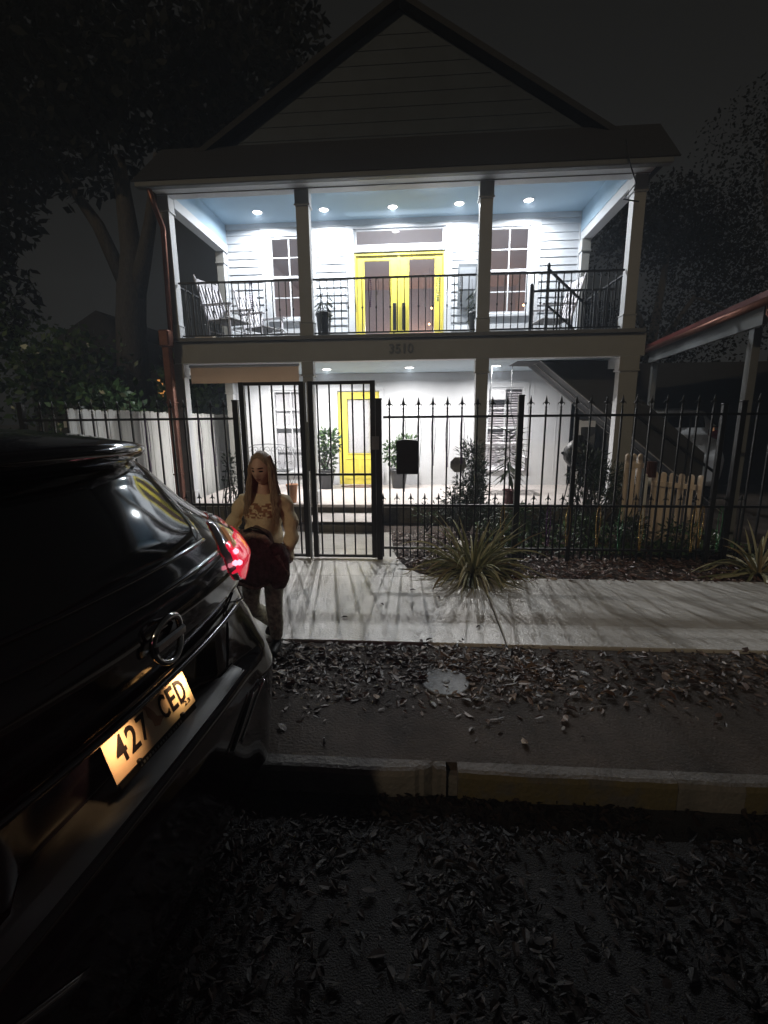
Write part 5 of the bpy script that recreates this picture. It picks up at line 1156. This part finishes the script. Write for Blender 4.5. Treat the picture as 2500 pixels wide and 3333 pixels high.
# ================================================================ GROUND CLUTTER
def litter(name, n, area, size, mt, zf, kind='stuff', seed=1, tilt=.28, asp=.42):
    rnd = random.Random(seed); random.seed(seed); b = MB()
    k = 0; tries = 0
    while k < n and tries < n * 6:
        tries += 1; p = area(rnd)
        if p is None: continue
        x, y = p; a = rnd.uniform(0, 6.28); L = size * (rnd.uniform(.5, 1.2) if rnd.random() < .85 else rnd.uniform(1.3, 1.9)); d = Vector((math.cos(a), math.sin(a), rnd.uniform(-.1, 1) * tilt)); n_ = Vector((rnd.uniform(-.5, .5), rnd.uniform(-.5, .5), 1))
        leaf(b, (x, y, zf(x, y) + rnd.uniform(.002, .018)), d, n_, L, L * asp * rnd.uniform(.6, 1.5), rnd.random(), rnd.uniform(-.3, .4)); k += 1
    o = b.build(name, mt, None, off=(0, 0, 0)); o['kind'] = kind; o['category'] = 'leaves'; return o
def verge_a(r):
    x = r.uniform(-1.4, 4.2); y = r.gauss(3.14, .24)
    if not 2.35 < y < 3.49: return None
    if x > 1.0 and r.random() < .45: return None
    if (x - .2) ** 2 + (y - 2.95) ** 2 < .022 and r.random() < .93: return None
    return x, y
def street_a(r):
    x = r.uniform(-1.4, 3.2); y = 2.10 - abs(r.gauss(0, .70))
    if y < -.2 or (x < -1.3 + .1 * y): return None
    if y > 1.95 and r.random() < .2: return None
    if noise.noise(Vector((x * 2.1, y * 2.1, 9))) < -.12 and r.random() < .8: return None
    return x, y
litter('verge_leaves', 3600, verge_a, .052, litter_m, lambda x, y: .150, seed=5)['label'] = 'brown fallen leaves on the verge between sidewalk and kerb'
litter('street_leaves', 7500, street_a, .038, litter_d, lambda x, y: .0, seed=8)['label'] = 'leaves darkened for the dim street, piled in the gutter and street in the foreground'
def mul_a(r):
    x = r.uniform(-.40, 4.4); y = r.uniform(5.0, 7.2); xl_ = float(np.interp(y, [4.95, 5.19, 5.65, 6.2, 7.16], [.28, .01, -.22, -.33, -.40]))
    if x < xl_ + r.uniform(-.03, .05): return None
    return x, y
litter('mulch', 7500, mul_a, .055, mulch_m, lambda x, y: .155 + .03 * max(0, noise.noise(Vector((x * 2, y * 2, 0)))), seed=6)['label'] = 'reddish brown leaf mulch in the bed along the fence'
litter('yard_ground_cover', 2600, lambda r: (r.uniform(.9, 4.4), r.uniform(5.9, 7.6)), .08, gleaf, lambda x, y: .16 + .12 * abs(noise.noise(Vector((x * 3, y * 3, 4)))), seed=12, tilt=1.4)['label'] = 'low green ground cover behind the iron fence'
litter('left_bed_cover', 900, lambda r: (r.uniform(-4.5, -2.4), r.uniform(5.9, 7.7)), .08, gleaf, lambda x, y: .16, seed=13, tilt=1.4)['label'] = 'low plants in the bed left of the gate'
for q, (x, y) in enumerate(((-.08, 4.62), (.22, 4.4), (-.62, 3.92), (.02, 3.52), (.07, 3.50), (-.32, 4.2), (.55, 3.8))):
    b = MB(); random.seed(q); leaf(b, (x, y, .176), (math.cos(q * 1.7), math.sin(q * 1.7), .12), (0, 0, 1), .07, .03, .2, .3)
    solo(b, 'fallen_leaf', litter_m, 'dark fallen leaf lying on the pale sidewalk', 'leaf', (x, y, .174), 'leaves on the sidewalk')
b = MB(); b.lathe((.20, 2.945, .150), [(.165, .0), (.165, .008), (.150, .012), (.145, .009), (.0, .011)], 40, cap=False)
b.lathe((.20, 2.945, .1615), [(.03, 0), (.028, .003), (.0, .003)], 16, cap=False)
solo(b, 'meter_lid', mat('galvanised_lid', (.13, .135, .14), .62, .05, var=.4, scale=20, bump=.3), 'round grey utility cover in the leaves on the verge', 'cover', (.2, 2.945, .15))
b = MB(); b.tube([(-.52, 2.30, .151), (-.52, 2.29, .175), (-.515, 2.285, .19)], [.008, .007, .003], 6); solo(b, 'white_stub', whitem, 'tiny white stub standing behind the kerb', 'litter', (-.52, 2.3, .15))
